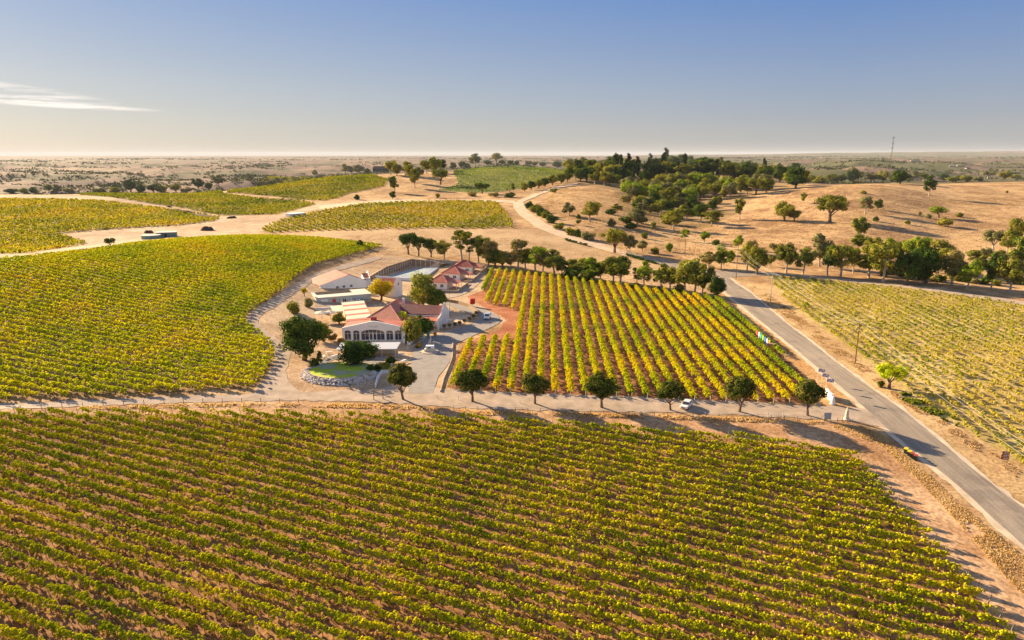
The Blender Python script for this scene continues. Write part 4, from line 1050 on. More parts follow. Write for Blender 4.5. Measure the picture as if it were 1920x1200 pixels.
ch = MB(); ch.box(W*.40, 6.5, 4.8, W*.49, 7.6, 6.0, 0); ch.box(W*.39, 6.4, 6.0, W*.50, 7.7, 6.1, 0); ch.build('chimney', m_redd, hall)
# lettering on the gable, too small to read in the photograph
lt = MB()
for k in range(9): lt.box(W*.42 + k*.36, -.05, 4.72, W*.42 + k*.36 + .2, -.005, 4.92)
lt.box(W*.46, -.05, 4.45, W*.56, -.005, 4.53); lt.build('lettering', m_metal, hall)
tc_ = MB(); tc_.box(-.6, -3.2, -.7, W + .4, -.02, .38); tc_.box(W*.25, -3.6, -.7, W*.75, -3.21, .18); tc_.build('terrace', m_pave, hall)
rl = MB()
for k in range(26):
    x = k * W / 25; rl.box(x - .03, -3.15, .38, x + .03, -3.09, 1.35)
rl.box(0, -3.16, 1.35, W, -3.08, 1.42); rl.box(0, -3.15, .8, W, -3.1, .85); rl.build('railing', m_frame, hall)
bt = MB(); bt.box(W - .15, -2.6, -.6, W + .45, -.03, 1.5); bt.box(W - .12, -.9, 1.5, W + .42, -.03, 3.4); bt.build('buttress', m_white, hall)
# --- white awning in front of the terrace
aw, Wa = base((632, 668), (744, 669), 'awning', 'long flat white awning roof in front of the hall terrace', 'awning')
a_ = MB(); a_.slab([(-.3, 0, 2.3), (Wa, 0, 2.3), (Wa + .8, 3.6, 3.3), (.6, 3.6, 3.3)], .12); a_.build('canopy', m_white, aw)
for x in (.5, Wa*.25, Wa*.5, Wa*.75, Wa - .3):
    MB().box(x - .09, .1, -.5, x + .09, .28, 2.4).build('post', m_white, aw)
bk = MB(); bk.box(.8, 3.2, -.5, Wa, 3.35, 2.9); bk.build('back_wall', m_cream, aw)
# --- main red roofed building
main, Wm = base((690, 614), (751, 616), 'main_building', 'red hip roofed main building with long right wing', 'building')
main.rotation_euler.z -= R(6)
walls(Wm, 22, 3.3).build('wall', m_cream, main)
hip(Wm, 22, 3.25, 6.9, 6.5, 6.5, .6).build('roof', m_red2, main)
for x in (1.2, 3.6, 6.4, 9.0): window(main, x, 1.0, x + 1.1, 2.3)
cc = MB(); cc.box(Wm*.72, 12.5, 4.8, Wm*.72 + .7, 13.2, 7.6); cc.build('chimney', m_white, main)
wg = walls(12.5, 7.0, 3.6, x0=Wm - .1, y0=6.0); wg.build('wing_wall', m_white, main)
wr_ = MB(); x0, x1 = Wm - 2.5, Wm + 12.2
wr_.slab([(x0, 6.1, 3.9), (x1, 6.1, 3.9), (x1, 10.0, 6.2), (x0, 10.0, 6.2)], .12); wr_.slab([(x0, 10.0, 6.2), (x1, 10.0, 6.2), (x1, 13.6, 4.0), (x0, 13.6, 4.0)], .12); wr_.build('wing_roof', m_redd, main)  # wing roof's shade is painted in as a darker red
vr = MB(); vr.slab([(Wm + .3, 2.2, 2.75), (x1 - .3, 2.2, 2.75), (x1 - .3, 6.0, 3.35), (Wm + .3, 6.0, 3.35)], .1); vr.build('veranda_roof', m_red2, main)  # paler red than the wing: stronger sunlight put into the colour
for k in range(5):
    x = Wm + 1 + k * 2.7; MB().box(x, 2.3, -.5, x + .2, 2.5, 2.65).build('veranda_post', m_white, main)
ge = MB()                                    # stepped parapet on the end of the wing
prof = [(1.6, -.6), (14.2, -.6), (14.2, 4.6), (13.2, 4.9), (12.4, 5.6), (10.9, 6.4), (10.2, 7.1), (9.4, 7.1), (8.8, 6.4), (7.2, 5.5), (6.2, 4.7), (5.2, 4.2), (1.6, 3.6)]
g_ = shape_xz(prof, [arch(y, 1.0, .8, 2.7, 2.2) for y in (3.4, 6.0, 8.6, 11.4)], 0, .35); g_.v = [(x1 + y, x, z) for x, y, z in g_.v]; g_.build('end_parapet', m_white, main)
pl = MB()
for y in (1.6, 4.6, 7.3, 10.1, 12.9, 14.2): pl.box(x1 + .35, y - .2, -.6, x1 + .6, y + .2, 3.9 if y in (1.6, 14.2) else 4.4)
pl.build('pilaster', m_white, main)
# west wing, striped with pale translucent sheets
ww, Ww = base((655, 617), (689, 616), 'west_wing', 'low wing with red and cream striped roof beside the main building', 'building')
walls(Ww, 23, 2.9).build('wall', m_cream, ww)
stripe = [0, 2.2, 6.2, 8.2, 12.2, 14.2, 18.0, 20.2, 23.6]
for k in range(len(stripe) - 1):
    y0, y1 = stripe[k] - .4, stripe[k + 1] - .41; r_ = MB(); z = lambda y: 3.0 + y * .055
    r_.slab([(-.4, y0, z(y0)), (Ww + 1.6, y0, z(y0) + .25), (Ww + 1.6, y1, z(y1) + .25), (-.4, y1, z(y1))], .1); r_.build('roof_sheet', m_red2 if k % 2 == 0 else m_cream, ww)
window(ww, 1.0, .9, 2.6, 2.1)
# --- garden wall, shed, barn, chapel
gw, Wg = base((592, 581), (674, 582), 'garden_wall', 'long low white garden wall in front of the teal shed', 'wall')
MB().box(0, 0, -.5, Wg, .3, 2.1).build('wall', m_white, gw); MB().box(-.05, -.05, 2.1, Wg + .05, .35, 2.2).build('cap', m_white, gw)
sh, Ws = base((594, 565), (696, 566), 'storage_shed', 'flat roofed pale teal shed with a dark roof panel', 'building')
walls(Ws, 10.5, 3.1).build('wall', m_teal, sh)
MB().box(-.3, -.3, 3.1, Ws + .3, 10.8, 3.3).build('roof', m_flat, sh)
MB().box(.9, 5.4, 3.32, Ws * .70, 10.4, 3.42).build('roof_panel', m_solar, sh)
window(sh, 1.5, 1.0, 3.9, 2.5, bars=2, glass=m_frame); window(sh, 9.5, 1.0, 10.8, 2.2)
MB().box(5.6, -.12, -.1, 6.9, -.01, 2.3).build('door', mat_simple('red_door', (.55,.04,.03), .5, .1, 2), sh)
bn, Wb = base((601, 540), (688, 539), 'barn', 'large white gabled barn with faded red roof', 'building')
k_ = shape_xz([(0, -.8), (Wb, -.8), (Wb, 3.0), (Wb * .61, 6.0), (0, 2.9)], [], 0, .3); k_.build('front_wall', m_white, bn)
k_ = shape_xz([(0, -.8), (Wb, -.8), (Wb, 3.0), (Wb * .61, 6.0), (0, 2.9)], [], 14.7, 15); k_.build('rear_wall', m_white, bn)
m = MB(); m.box(0, .3, -.8, .3, 14.7, 2.9); m.box(Wb - .3, .3, -.8, Wb, 14.7, 3.0); m.build('side_wall', m_white, bn)
m = MB(); m.slab([(-.4, .05, 2.85), (Wb*.61, .05, 6.15), (Wb*.61, 15.2, 6.15), (-.4, 15.2, 2.85)], .1); m.build('roof', m_red2, bn)  # left slope: sunlight put into the paler red
m = MB(); m.slab([(Wb*.61, .05, 6.15), (Wb + .4, .05, 2.95), (Wb + .4, 15.2, 2.95), (Wb*.61, 15.2, 6.15)], .1); m.build('roof_slope', m_redd, bn)  # right slope of the same roof, shade painted in as darker red
for x in (6.5, 9.2, 12.4): window(bn, x, 1.0, x + 1.0, 1.9)
ba, Wx = base((684, 537), (694, 537), 'barn_annexe', 'small white annexe with parapet at the right end of the barn', 'building')
walls(Wx, 9, 3.6).build('wall', m_white, ba); MB().slab([(-.2, -.2, 3.2), (Wx + .2, -.2, 3.2), (Wx + .2, 5, 5.0), (-.2, 5, 5.0)], .1).build('roof', m_redd, ba)
k_ = shape_xz([(-.3, 0), (9.2, 0), (9.2, 4.2), (6.8, 5.6), (4.2, 5.6), (-.3, 3.6)], [], 0, .3); k_.v = [(Wx + y, x, z) for x, y, z in k_.v]; k_.build('parapet', m_white, ba)
cp, Wc = base((741, 558), (755, 553), 'gabled_cottage', 'small white gabled building with diamond window behind the yellow tree', 'building')
pf = [(0, -.6), (Wc, -.6), (Wc, 4.4), (Wc + .25, 4.9), (Wc*.62, 7.4), (Wc*.5, 7.9), (Wc*.38, 7.4), (-.25, 4.9), (0, 4.4)]
k_ = shape_xz(pf, [[(Wc*.5, 4.2), (Wc*.5 + .6, 5.0), (Wc*.5, 5.8), (Wc*.5 - .6, 5.0)]], 0, .35); k_.build('gable_wall', m_white, cp)
MB().box(Wc*.5 - .7, .2, 4.1, Wc*.5 + .7, .3, 5.9).build('window', m_glass, cp)
m = MB(); m.box(0, .35, -.6, .3, 7, 4.2); m.box(Wc - .3, .35, -.6, Wc, 7, 4.2); m.box(.3, 6.7, -.6, Wc - .3, 7, 4.2); m.build('wall', m_white, cp)
m = MB(); m.slab([(-.3, .36, 4.2), (Wc/2, .36, 7.0), (Wc/2, 7.3, 7.0), (-.3, 7.3, 4.2)], .1); m.slab([(Wc/2, .36, 7.0), (Wc + .3, .36, 4.2), (Wc + .3, 7.3, 4.2), (Wc/2, 7.3, 7.0)], .1); m.build('roof', m_red, cp)
# --- three guest cottages
for (pl_, pr_, rp, lab, hh) in [((806, 541), (838, 543), (820, 508), 'nearest of three white guest cottages with red hip roofs', 3.0),
                             ((829, 524), (862, 526), (845, 494), 'middle of three white guest cottages with red hip roofs', 3.0),
                             ((851, 511), (886, 512), (870, 484), 'farthest of three white guest cottages with red hip roofs', 3.0)]:
    r_, Wt = base(pl_, pr_, 'guest_cottage', lab, 'cottage', group='guest cottages')
    walls(Wt, 8.5, hh).build('wall', m_white, r_)
    hip(Wt, 8.5, hh - .05, hh + 2.6, Wt*.42, Wt*.42, .5, 'x').build('roof', m_red, r_)
    v = MB(); v.slab([(Wt - .5, .6, hh - .1 + .45), (Wt + 4.2, .6, hh - .55), (Wt + 4.2, 7.6, hh - .55), (Wt - .5, 7.6, hh - .1 + .45)], .1); v.build('veranda_roof', m_red2, r_)
    for y in (.8, 4.0, 7.3): MB().box(Wt + 3.8, y, -.6, Wt + 4.0, y + .2, hh - .6).build('veranda_post', m_white, r_)
    window(r_, Wt*.2, .9, Wt*.4, 2.1); window(r_, Wt*.62, .9, Wt*.8, 2.1)
def wall_run(pts, h, t, mat, name, label, cat, off=-.4, close=False):
    P = GL(pts); o = P[0]; m = MB()
    for a, b in zip(P[:-1], P[1:]):
        d = Vector((b.x - a.x, b.y - a.y, 0)); L_ = d.length; d.normalize(); n_ = Vector((-d.y, d.x, 0)) * t * .5; e = d * t * .49
        lo = min(a.z, b.z) + off
        p = [a - n_ - e - o, b - n_ + e - o, b + n_ + e - o, a + n_ - e - o]
        vs = [(q.x, q.y, lo - o.z) for q in p] + [(p[0].x, p[0].y, a.z + h - o.z), (p[1].x, p[1].y, b.z + h - o.z), (p[2].x, p[2].y, b.z + h - o.z), (p[3].x, p[3].y, a.z + h - o.z)]
        m.add(vs, [(0,3,2,1),(4,5,6,7),(0,1,5,4),(1,2,6,5),(2,3,7,6),(3,0,4,7)])
    ob = m.build(name, mat); ob.location = o; return tag(ob, label, cat)
wall_run([(812, 549), (858, 549), (868, 541), (877, 533)], 1.0, .3, m_tan, 'courtyard_wall', 'low tan block wall around the nearest cottage garden', 'wall')
wall_run([(872, 530), (884, 530), (893, 522), (900, 515)], 1.0, .3, m_tan, 'courtyard_wall', 'low tan block wall beside the middle cottage', 'wall')
wall_run([(893, 513), (903, 513), (912, 503)], 1.0, .3, m_tan, 'courtyard_wall', 'low tan block wall beside the farthest cottage', 'wall')
wall_run([(843, 583), (838, 597), (828, 609)], 1.4, .3, m_white, 'courtyard_wall', 'white wall closing the courtyard right of the main building', 'wall')
wall_run([(700, 521), (720, 523), (760, 526), (790, 527)], 1.2, .3, m_white, 'boundary_wall', 'low white wall in front of the tennis court', 'wall')
wall_run([(838, 566), (860, 570), (880, 577), (894, 586), (896, 592)], 1.2, .5, m_wood, 'retaining_wall', 'curved dark timber retaining wall inside the car park lane', 'wall')
wall_run([(775, 650), (790, 640), (803, 631)], .35, .3, m_pave, 'kerb_wall', 'low paved kerb below the long white sign', 'kerb')
wall_run([(548, 622), (553, 612), (562, 603)], .7, .6, m_shoulder, 'rock_border', 'pale rock border beside the loop driveway', 'wall')

# --- tennis court cut into the slope, with its bank and fence
m_court = mat_simple('court_blue', (.30, .37, .46), .85, .10, .25)
m_court2 = mat_simple('court_green', (.34, .42, .42), .85, .10, .25)
tcA = G(700, 524); tcB = G(798, 522); tcC = G(823, 502); tcD = G(772, 499)
zc_ = (tcA.z + tcB.z) / 2 + .25
cm_ = MB(); cm_.prism([(p.x, p.y) for p in (tcA, tcB, tcC, tcD)], zc_ - 2.5, zc_)
o_c = G(760, 512); cm_.v = [(x - o_c.x, y - o_c.y, z - zc_) for x, y, z in cm_.v]
court = empty('tennis_court', (o_c.x, o_c.y, zc_), 0, 'pale blue tennis court with fencing behind the barn', 'tennis court')
cm_.build('court_surface', m_court, court)
def lerp2(u, v):
    a = tcA.lerp(tcB, u); b = tcD.lerp(tcC, u); return a.lerp(b, v)
pz = [lerp2(.2, .18), lerp2(.8, .18), lerp2(.8, .82), lerp2(.2, .82)]
m = MB(); m.prism([(p.x - o_c.x, p.y - o_c.y) for p in pz], .004, .012); m.build('playing_area', m_court2, court)
ln = MB()
def seg(u0, v0, u1, v1, w=.12):
    a, b = lerp2(u0, v0), lerp2(u1, v1); d = Vector((b.x - a.x, b.y - a.y)); d.normalize(); n_ = Vector((-d.y, d.x)) * w
    ln.prism([(a.x + n_.x - o_c.x, a.y + n_.y - o_c.y), (a.x - n_.x - o_c.x, a.y - n_.y - o_c.y), (b.x - n_.x - o_c.x, b.y - n_.y - o_c.y), (b.x + n_.x - o_c.x, b.y + n_.y - o_c.y)], .016, .024)
for s_ in ((.2,.18,.8,.18),(.2,.82,.8,.82),(.2,.18,.2,.82),(.8,.18,.8,.82),(.35,.28,.65,.28),(.5,.28,.5,.72),(.35,.18,.35,.82),(.65,.18,.65,.82),(.2,.28,.8,.28),(.2,.72,.8,.72)): seg(*s_)
ln.build('court_lines', m_frame, court)
def fence(pts, n, h, r, mat, name, label, rails=(), mesh=None, each=None):
    P = GL(pts) if not isinstance(pts[0], Vector) else pts
    d = [0]
    for a, b in zip(P[:-1], P[1:]): d.append(d[-1] + (b - a).length)
    root = empty(name, P[0], 0, label, 'fence'); pos = []
    for i in range(n):
        s = d[-1] * i / (n - 1)
        k = max(j for j in range(len(d)) if d[j] <= s + 1e-6); k = min(k, len(P) - 2)
        q = P[k].lerp(P[k + 1], (s - d[k]) / (d[k + 1] - d[k])); q.z = max(float(H(q.x, q.y)), q.z if each == 'flat' else -99); pos.append(q - P[0])
    pm = MB().tube((0, 0, -.4), (0, 0, h), r, r, 5)
    first = None
    for q in pos:
        if first is None: first = pm.build('post', mat, root); o = first
        else: o = first.copy(); COL.objects.link(o); o.parent = root
        o.location = q
    if rails:
        m = MB()
        for z in rails:
            for a, b in zip(pos[:-1], pos[1:]): m.tube(a + Vector((0, 0, z)), b + Vector((0, 0, z)), r * .35, r * .35, 3)
        m.build('wire', m_metal, root)
    return root
cz = lambda p: Vector((p.x, p.y, zc_))
fence([cz(tcA), cz(tcD), cz(tcC), cz(tcB)], 34, 3.2, .06, m_frame, 'court_fence', 'tall fence of thin posts around the pale blue tennis court', (.1, 1.6, 3.1), each='flat')
# cut bank behind the court
bank = MB(); bp_ = [tcA, tcA.lerp(tcD, .5), tcD, tcD.lerp(tcC, .5), tcC]; cen = (tcA + tcB + tcC + tcD) / 4
n_ = len(bp_)
for i, p in enumerate(bp_):
    out = Vector((p.x - cen.x, p.y - cen.y, 0)).normalized(); hgt = [1.6, 3.2, 3.6, 3.0, 1.4][i]
    for dd, zz in ((.7, 0), (2.2, hgt * .75), (3.4, hgt), (9.5, None)):
        q = p + out * dd; bank.v.append((q.x, q.y, zc_ - .1 + zz if zz is not None else float(H(q.x, q.y)) - .1))
for i in range(n_ - 1):
    for j in range(3): a = i * 4 + j; bank.f.append((a, a + 4, a + 5, a + 1)); bank.m.append(0)
bk = bank.build('earth_bank', mat_simple('cut_earth', (.27, .17, .09), .95, .3, .8, bump=.8)); tag(bk, kind='structure')

# --- farm buildings and tanks further off
def shed(pl, pr, hpx, depth_m, wall, roof, name, label, gable=True, cat='building'):
    r_, W_ = base(pl, pr, name, label, cat); h = hpx * mpp(G(*pl)) * 1.02
    hw = h * (.62 if gable else .93)
    walls(W_, depth_m, hw).build('wall', wall, r_)
    if gable:
        m = MB(); m.slab([(-.3, -.3, hw), (W_ + .3, -.3, hw), (W_ + .3, depth_m/2, h), (-.3, depth_m/2, h)], .1); m.slab([(-.3, depth_m/2, h), (W_ + .3, depth_m/2, h), (W_ + .3, depth_m + .3, hw), (-.3, depth_m + .3, hw)], .1); m.build('roof', roof, r_)
    else: MB().slab([(-.2, -.2, hw + .05), (W_ + .2, -.2, hw + .05), (W_ + .2, depth_m + .2, h + .1), (-.2, depth_m + .2, h + .1)], .1).build('roof', roof, r_)
    MB().box(W_*.4, -.05, 0, W_*.4 + 1.4, -.01, hw*.75).build('door', m_dark, r_)
    return r_
shed((293, 446), (331, 444), 10, 6, m_green, m_flat, 'farm_shed', 'low grey green shed beside the round water tank', False)
shed((544, 408), (573, 404), 7, 6, m_white, m_white, 'white_trailer_shed', 'long white shed beside the winding dirt track', False)
shed((699, 323), (722, 323), 11, 16, m_dark, m_solar, 'farmhouse', 'dark roofed farmhouse among the trees left of the green hill')
for (px, py, wpx, hpx, lab) in [(275, 449, 34, 8, 'large low round green water tank left of the grey shed'), (147, 475, 17, 9, 'small green water tank at the edge of the dirt yard')]:
    p = G(px, py); s = mpp(p); r = wpx * s / 2; h = hpx * s
    t = empty('water_tank', p + Vector((0, r, 0)), 0, lab, 'water tank')
    MB().lathe([(r, -.5), (r, h*.8), (r*1.02, h*.82)], 28).build('tank_wall', m_green, t); MB().lathe([(r*1.0, h*.83), (r*.5, h*.95), (.2, h)], 28).build('lid', m_flat, t)
for i, (px, py, w, lab) in enumerate([(1708,303,26,'pale roofed homestead beyond the golden hill'),(1780,313,14,'grey roofed farm shed on the plain right of the mast'),(1812,317,10,'tiny pinkish house on the plain at the right'),(1795,312,9,'tiny white shed right of the grey roofed farm shed')]):
    shed((px, py), (px + w * .7, py), 3.5, 12, m_tan, [m_tan, m_metal, m_red2, m_tan][i], 'farmhouse', lab)
# ------------------------------------------------------------------ vehicles
m_carw = mat_simple('white_car_paint', (.80, .81, .82), .25, .02, 1, spec=.6)
m_carg = mat_glass('car_glass', (.02, .022, .028), .05)
m_tyre = mat_simple('tyre_rubber', (.02, .02, .02), .8, .1, 5)
m_lampg = mat_simple('lamp_glass', (.5, .5, .48), .15, .05, 5, spec=.8)
m_redl = mat_simple('rear_lamp', (.4, .02, .02), .3, .05, 5)
def vehicle(px, py, rz, L, Wd, Hh, label, van=False):
    p = G(px, py); name = 'van' if van else 'hatchback_car'
    root = empty(name, p + Vector((0, 0, .06)), rz, label, 'van' if van else 'car')
    # body profile along x (front = +x), lofted across the width
    if van: body = [(-.5, .30), (-.5, .62), (-.485, .95), (-.44, 1.0), (.18, 1.0), (.30, .66), (.46, .56), (.5, .40), (.5, .22), (-.5, .22)]
    else: body = [(-.5, .32), (-.5, .55), (-.47, .64), (-.40, .66), (.20, .64), (.42, .56), (.49, .46), (.5, .28), (.48, .2), (-.48, .2)]
    prof = [(x * L, z * Hh) for x, z in body]; n = len(prof); m = MB()
    for yy, k in ((-.5, .94), (-.42, 1), (.42, 1), (.5, .94)): m.v += [(x * (k if abs(yy) == .5 else 1), yy * Wd, z if z < .4 * Hh else z * (k + .03 if abs(yy) == .5 else 1)) for x, z in prof]
    for j in range(3): m.f += [(j*n+i, j*n+(i+1)%n, (j+1)*n+(i+1)%n, (j+1)*n+i) for i in range(n)]
    m.f += [tuple(range(n))[::-1], tuple(range(3*n, 4*n))]; m.m = [0] * len(m.f)
    b = m.build('body', m_carw, root)
    bv = b.modifiers.new('bevel', 'BEVEL'); bv.width = .05; bv.segments = 2
    w = Wd
    if not van:
        c = [(-.45, .64), (-.40, .93), (-.30, 1.0), (-.02, 1.0), (.08, .93), (.25, .63)]
        m = MB(); q = len(c)
        for yy, k in ((-.46, .985), (-.38, 1), (.38, 1), (.46, .985)): m.v += [(x * L, yy * w * (1 if z < .8 else .86), z * Hh * k) for x, z in c]
        for j in range(3): m.f += [(j*q+i, j*q+i+1, (j+1)*q+i+1, (j+1)*q+i) for i in range(q-1)]
        m.f += [tuple(range(q)), tuple(range(3*q, 4*q))[::-1]]; m.m = [0] * len(m.f)
        m.build('cabin', m_carw, root)
        for s in (-1, 1):
            m = MB(); y = s * w * .437; yb = s * w * .467
            m.add([(-.36*L, yb, .68*Hh), (-.08*L, yb, .68*Hh), (-.08*L, y, .92*Hh), (-.32*L, y, .92*Hh)], [(0,1,2,3)]); m.add([(-.06*L, yb, .68*Hh), (.18*L, yb, .68*Hh), (.06*L, y, .92*Hh), (-.06*L, y, .92*Hh)], [(0,1,2,3)]); m.build('side_window', m_carg, root)
        MB().slab([(.245*L, -.40*w, .665*Hh), (.245*L, .40*w, .665*Hh), (.09*L, .36*w, .945*Hh), (.09*L, -.36*w, .945*Hh)], .01).build('windscreen', m_carg, root).location.z = .02
        MB().slab([(-.455*L, -.38*w, .70*Hh), (-.455*L, .38*w, .70*Hh), (-.415*L, .34*w, .93*Hh), (-.415*L, -.34*w, .93*Hh)], .01).build('rear_window', m_carg, root).location.x = -.02
    else:
        MB().slab([(.315*L, -.42*w, .70*Hh), (.315*L, .42*w, .70*Hh), (.20*L, .40*w, .97*Hh), (.20*L, -.40*w, .97*Hh)], .01).build('windscreen', m_carg, root).location.x = .03
        for s in (-1, 1):
            m = MB(); y = s * w * .503; m.box(-.40*L, min(y, y*.99), .66*Hh, -.12*L, max(y, y*.99), .88*Hh); m.box(-.08*L, min(y, y*.99), .66*Hh, .16*L, max(y, y*.99), .88*Hh); m.build('side_window', m_carg, root)
    for sx in (-.32, .31):
        for s in (-1, 1):
            t = MB().tube((sx*L, s*w*.5 - s*.2, .31), (sx*L, s*w*.5 + s*.01, .31), .31, .31, 16).build('wheel', m_tyre, root)
            MB().tube((sx*L, s*w*.5 + s*.012, .31), (sx*L, s*w*.5 + s*.02, .31), .18, .16, 10).build('rim', m_metal, t)
    for s in (-1, 1):
        MB().box(.468*L, s*w*.34 - .16, .42*Hh, .502*L, s*w*.34 + .16, .50*Hh).build('headlight', m_lampg, root)
        MB().box(-.505*L, s*w*.42 - .08, .45*Hh, -.488*L, s*w*.42 + .08, .60*Hh).build('rear_light', m_redl, root)
        MB().box(.12*L, s*w*.5 + (0 if s > 0 else -.16), .66*Hh, .16*L, s*w*.5 + (.16 if s > 0 else 0), .74*Hh).build('mirror', m_carw, root)
    MB().box(.485*L, -.2*w, .26*Hh, .503*L, .2*w, .38*Hh).build('grille', m_dark, root)
    return root
vehicle(1287, 764, R(238), 4.1, 1.75, 1.5, 'white hatchback parked on the gravel driveway between two round trees')
vehicle(914, 598, R(262), 4.8, 1.85, 1.95, 'white van parked on the curving car park lane', True)
for px, py, a, lab in [(668, 568, 175, 'white car half hidden behind the garden wall by the shed'), (653, 566, 170, 'white car parked left of the other one behind the garden wall')]:
    vehicle(px, py, R(a), 4.2, 1.75, 1.45, lab)

# ------------------------------------------------------------------ putting green and its rock wall
gc = G(640, 702); mp = mpp(gc)
rx_, ry_ = 61 * mp, None
gn, gf = G(640, 718), G(640, 685); ry_ = (gf.y - gn.y) / 2; gy0 = (gf.y + gn.y) / 2
zt = float(H(gc.x, gn.y)) + 1.15
green = empty('putting_green', (gc.x, gy0, zt), R(-4), 'oval raised lawn with pale patches above the rock wall', 'lawn')
def mat_lawn():
    m, n, l = new_mat('mown_lawn'); o = n.new('ShaderNodeOutputMaterial'); b = n.new('ShaderNodeBsdfPrincipled')
    t = noise_node(n, l, .22, 2, rough=.3); r = ramp(n, l, t.outputs['Fac'], [(.44, (.50, .62, .03)), (.52, (.55, .62, .04)), (.56, (.44, .48, .26)), (.64, (.50, .52, .30))])
    t2 = noise_node(n, l, 6, 4); mu = n.new('ShaderNodeMix'); mu.data_type = 'RGBA'; mu.blend_type = 'MULTIPLY'; mu.inputs['Factor'].default_value = .5
    l.new(r.outputs[0], mu.inputs['A']); l.new(t2.outputs['Fac'], mu.inputs['B']); l.new(mu.outputs['Result'], b.inputs['Base Color']); b.inputs['Roughness'].default_value = .9; l.new(b.outputs[0], o.inputs[0]); return m
m = MB(); m.prism([(rx_ * math.cos(t) * .97, ry_ * math.sin(t) * .97) for t in [2 * math.pi * k / 48 for k in range(48)]], -.9, 0); m.build('lawn', mat_lawn(), green)
m = MB(); N_ = 48
for k in range(N_):
    t0, t1 = 2 * math.pi * k / N_, 2 * math.pi * (k + 1) / N_
    p = [(rx_ * math.cos(t0) * q, ry_ * math.sin(t0) * q) for q in (.972, 1.0)] + [(rx_ * math.cos(t1) * q, ry_ * math.sin(t1) * q) for q in (1.0, .972)]
    m.prism(p, -.9, .10)
m.build('edging', m_tan, green)
rock = MB(); rr_ = random.Random(3)
ico = bmesh.new(); bmesh.ops.create_icosphere(ico, subdivisions=1, radius=1); iv = [v.co.copy() for v in ico.verts]; ifc = [tuple(v.index for v in f.verts) for f in ico.faces]; ico.free()
for k in range(620):
    a = rr_.uniform(R(128), R(372)); q = rr_.random()
    w = 1.02 + q * (.20 if a < R(300) else .13); x, y = rx_ * math.cos(a) * w, ry_ * math.sin(a) * w * (1.0 + .10 * q)
    if a < R(180): x *= 1.0
    wx_, wy_ = x + gc.x, y + gy0; z = zt - .05 - q * (zt - float(H(wx_, wy_))) * .98
    s = rr_.uniform(.22, .46); jit = [rr_.uniform(.7, 1.2) for _ in iv]
    rock.add([(x + v.x * s * j, y + v.y * s * j, z - zt + v.z * s * .8 * j) for v, j in zip(iv, jit)], ifc)
rk = rock.build('rock_wall', mat_simple('pale_field_stone', (.62, .54, .47), .9, .35, .9, bump=.4)); rk.location = (gc.x, gy0, zt); rk.rotation_euler.z = R(-4)
tag(rk, 'curved wall of piled pale stones holding up the oval lawn', 'rock wall')
m = MB(); slp = [(rx_ * math.cos(t) * 1.015, ry_ * math.sin(t) * 1.015) for t in [2 * math.pi * k / 48 for k in range(48)]]
slo = [(rx_ * math.cos(t) * 1.2, ry_ * math.sin(t) * 1.25) for t in [2 * math.pi * k / 48 for k in range(48)]]
m.v = [(x, y, -.12) for x, y in slp] + [(x, y, float(H(x + gc.x, y + gy0)) - zt - .1) for x, y in slo]
m.f = [(i, (i+1) % 48, 48 + (i+1) % 48, 48 + i) for i in range(48)]; m.m = [0] * 48
m.build('mound', m_ground if False else mat_simple('mound_earth', (.42, .28, .17), .95, .25, .8), green)
wall_run([(704, 727), (708, 712), (716, 700), (738, 699)], .9, .3, m_white, 'ramp_wall', 'white low wall beside the ramp right of the oval lawn', 'wall')
wall_run([(826, 735), (832, 712), (840, 693), (848, 672), (849, 645)], .45, .25, m_tan, 'kerb_wall', 'curved tan kerb wall at the right edge of the forecourt', 'kerb')

# ------------------------------------------------------------------ signs and street furniture
def board(px, py, wpx, hpx, zpx, name, label, cat, mat, posts=2, rz=0, face=None):
    p = G(px, py); s = mpp(p); w, h, z0 = wpx * s, hpx * s, zpx * s
    r_ = empty(name, p, rz, label, cat)
    MB().box(-w/2, -.04, z0, w/2, .04, z0 + h).build('panel', mat, r_)
    for k in range(posts):
        x = 0 if posts == 1 else (-w/2 + .1 + (w - .2) * k / (posts - 1)); MB().box(x - .06, .045, -.5, x + .06, .16, z0 + h * .95).build('post', m_wood, r_)
    return r_, w, h, z0
m_brown = mat_simple('brown_sign', (.22, .05, .03), .6, .1, 1.5)
def stack_sign():
    p = G(1881, 880); s = mpp(p); r_ = empty('road_sign', p, R(-12), 'brown tourist road sign of stacked panels on one post', 'sign')
    MB().tube((.35, .07, -.5), (.35, .07, 36 * s), .07, .07, 8).build('post', m_wood, r_)
    w = 10.5 * s
    for k, (z0, z1) in enumerate(((31, 36), (25.5, 30.6), (20, 25.1))):
        q = MB().box(.35 - w + (0 if k else .1), -.03, z0 * s, .35 + .25, .0, z1 * s).build('panel', m_brown, r_)
        t = MB()
        for j in range(5): t.box(.35 - w + .35 + j * w * .17, -.05, z0*s + .15, .35 - w + .35 + j * w * .17 + w*.10, -.033, z0*s + .3 + .12 * ((j + k) % 2))
        t.build('lettering', m_frame, q)
stack_sign()
r_, w, h, z0 = board(787, 636, 21, 6, 2, 'banner_sign', 'long white sign with a black silhouette beneath the olive shrub', 'sign', m_frame)
sil = [(-.38, .30), (-.30, .22), (-.05, .30), (.12, .40), (.30, .50), (.36, .62), (.24, .72), (.05, .66), (-.12, .60), (-.26, .62), (-.36, .46)]
sh_ = shape_xz([(x * w, z0 + z * h) for x, z in sil], [], -.06, -.045); sh_.build('silhouette', m_dark, r_)
fr = MB(); fr.box(-w/2, -.06, z0, w/2, -.044, z0 + .08); fr.box(-w/2, -.06, z0 + h - .08, w/2, -.044, z0 + h); fr.build('border', mat_simple('lilac_border', (.35, .33, .5), .6, .05, 2), r_)
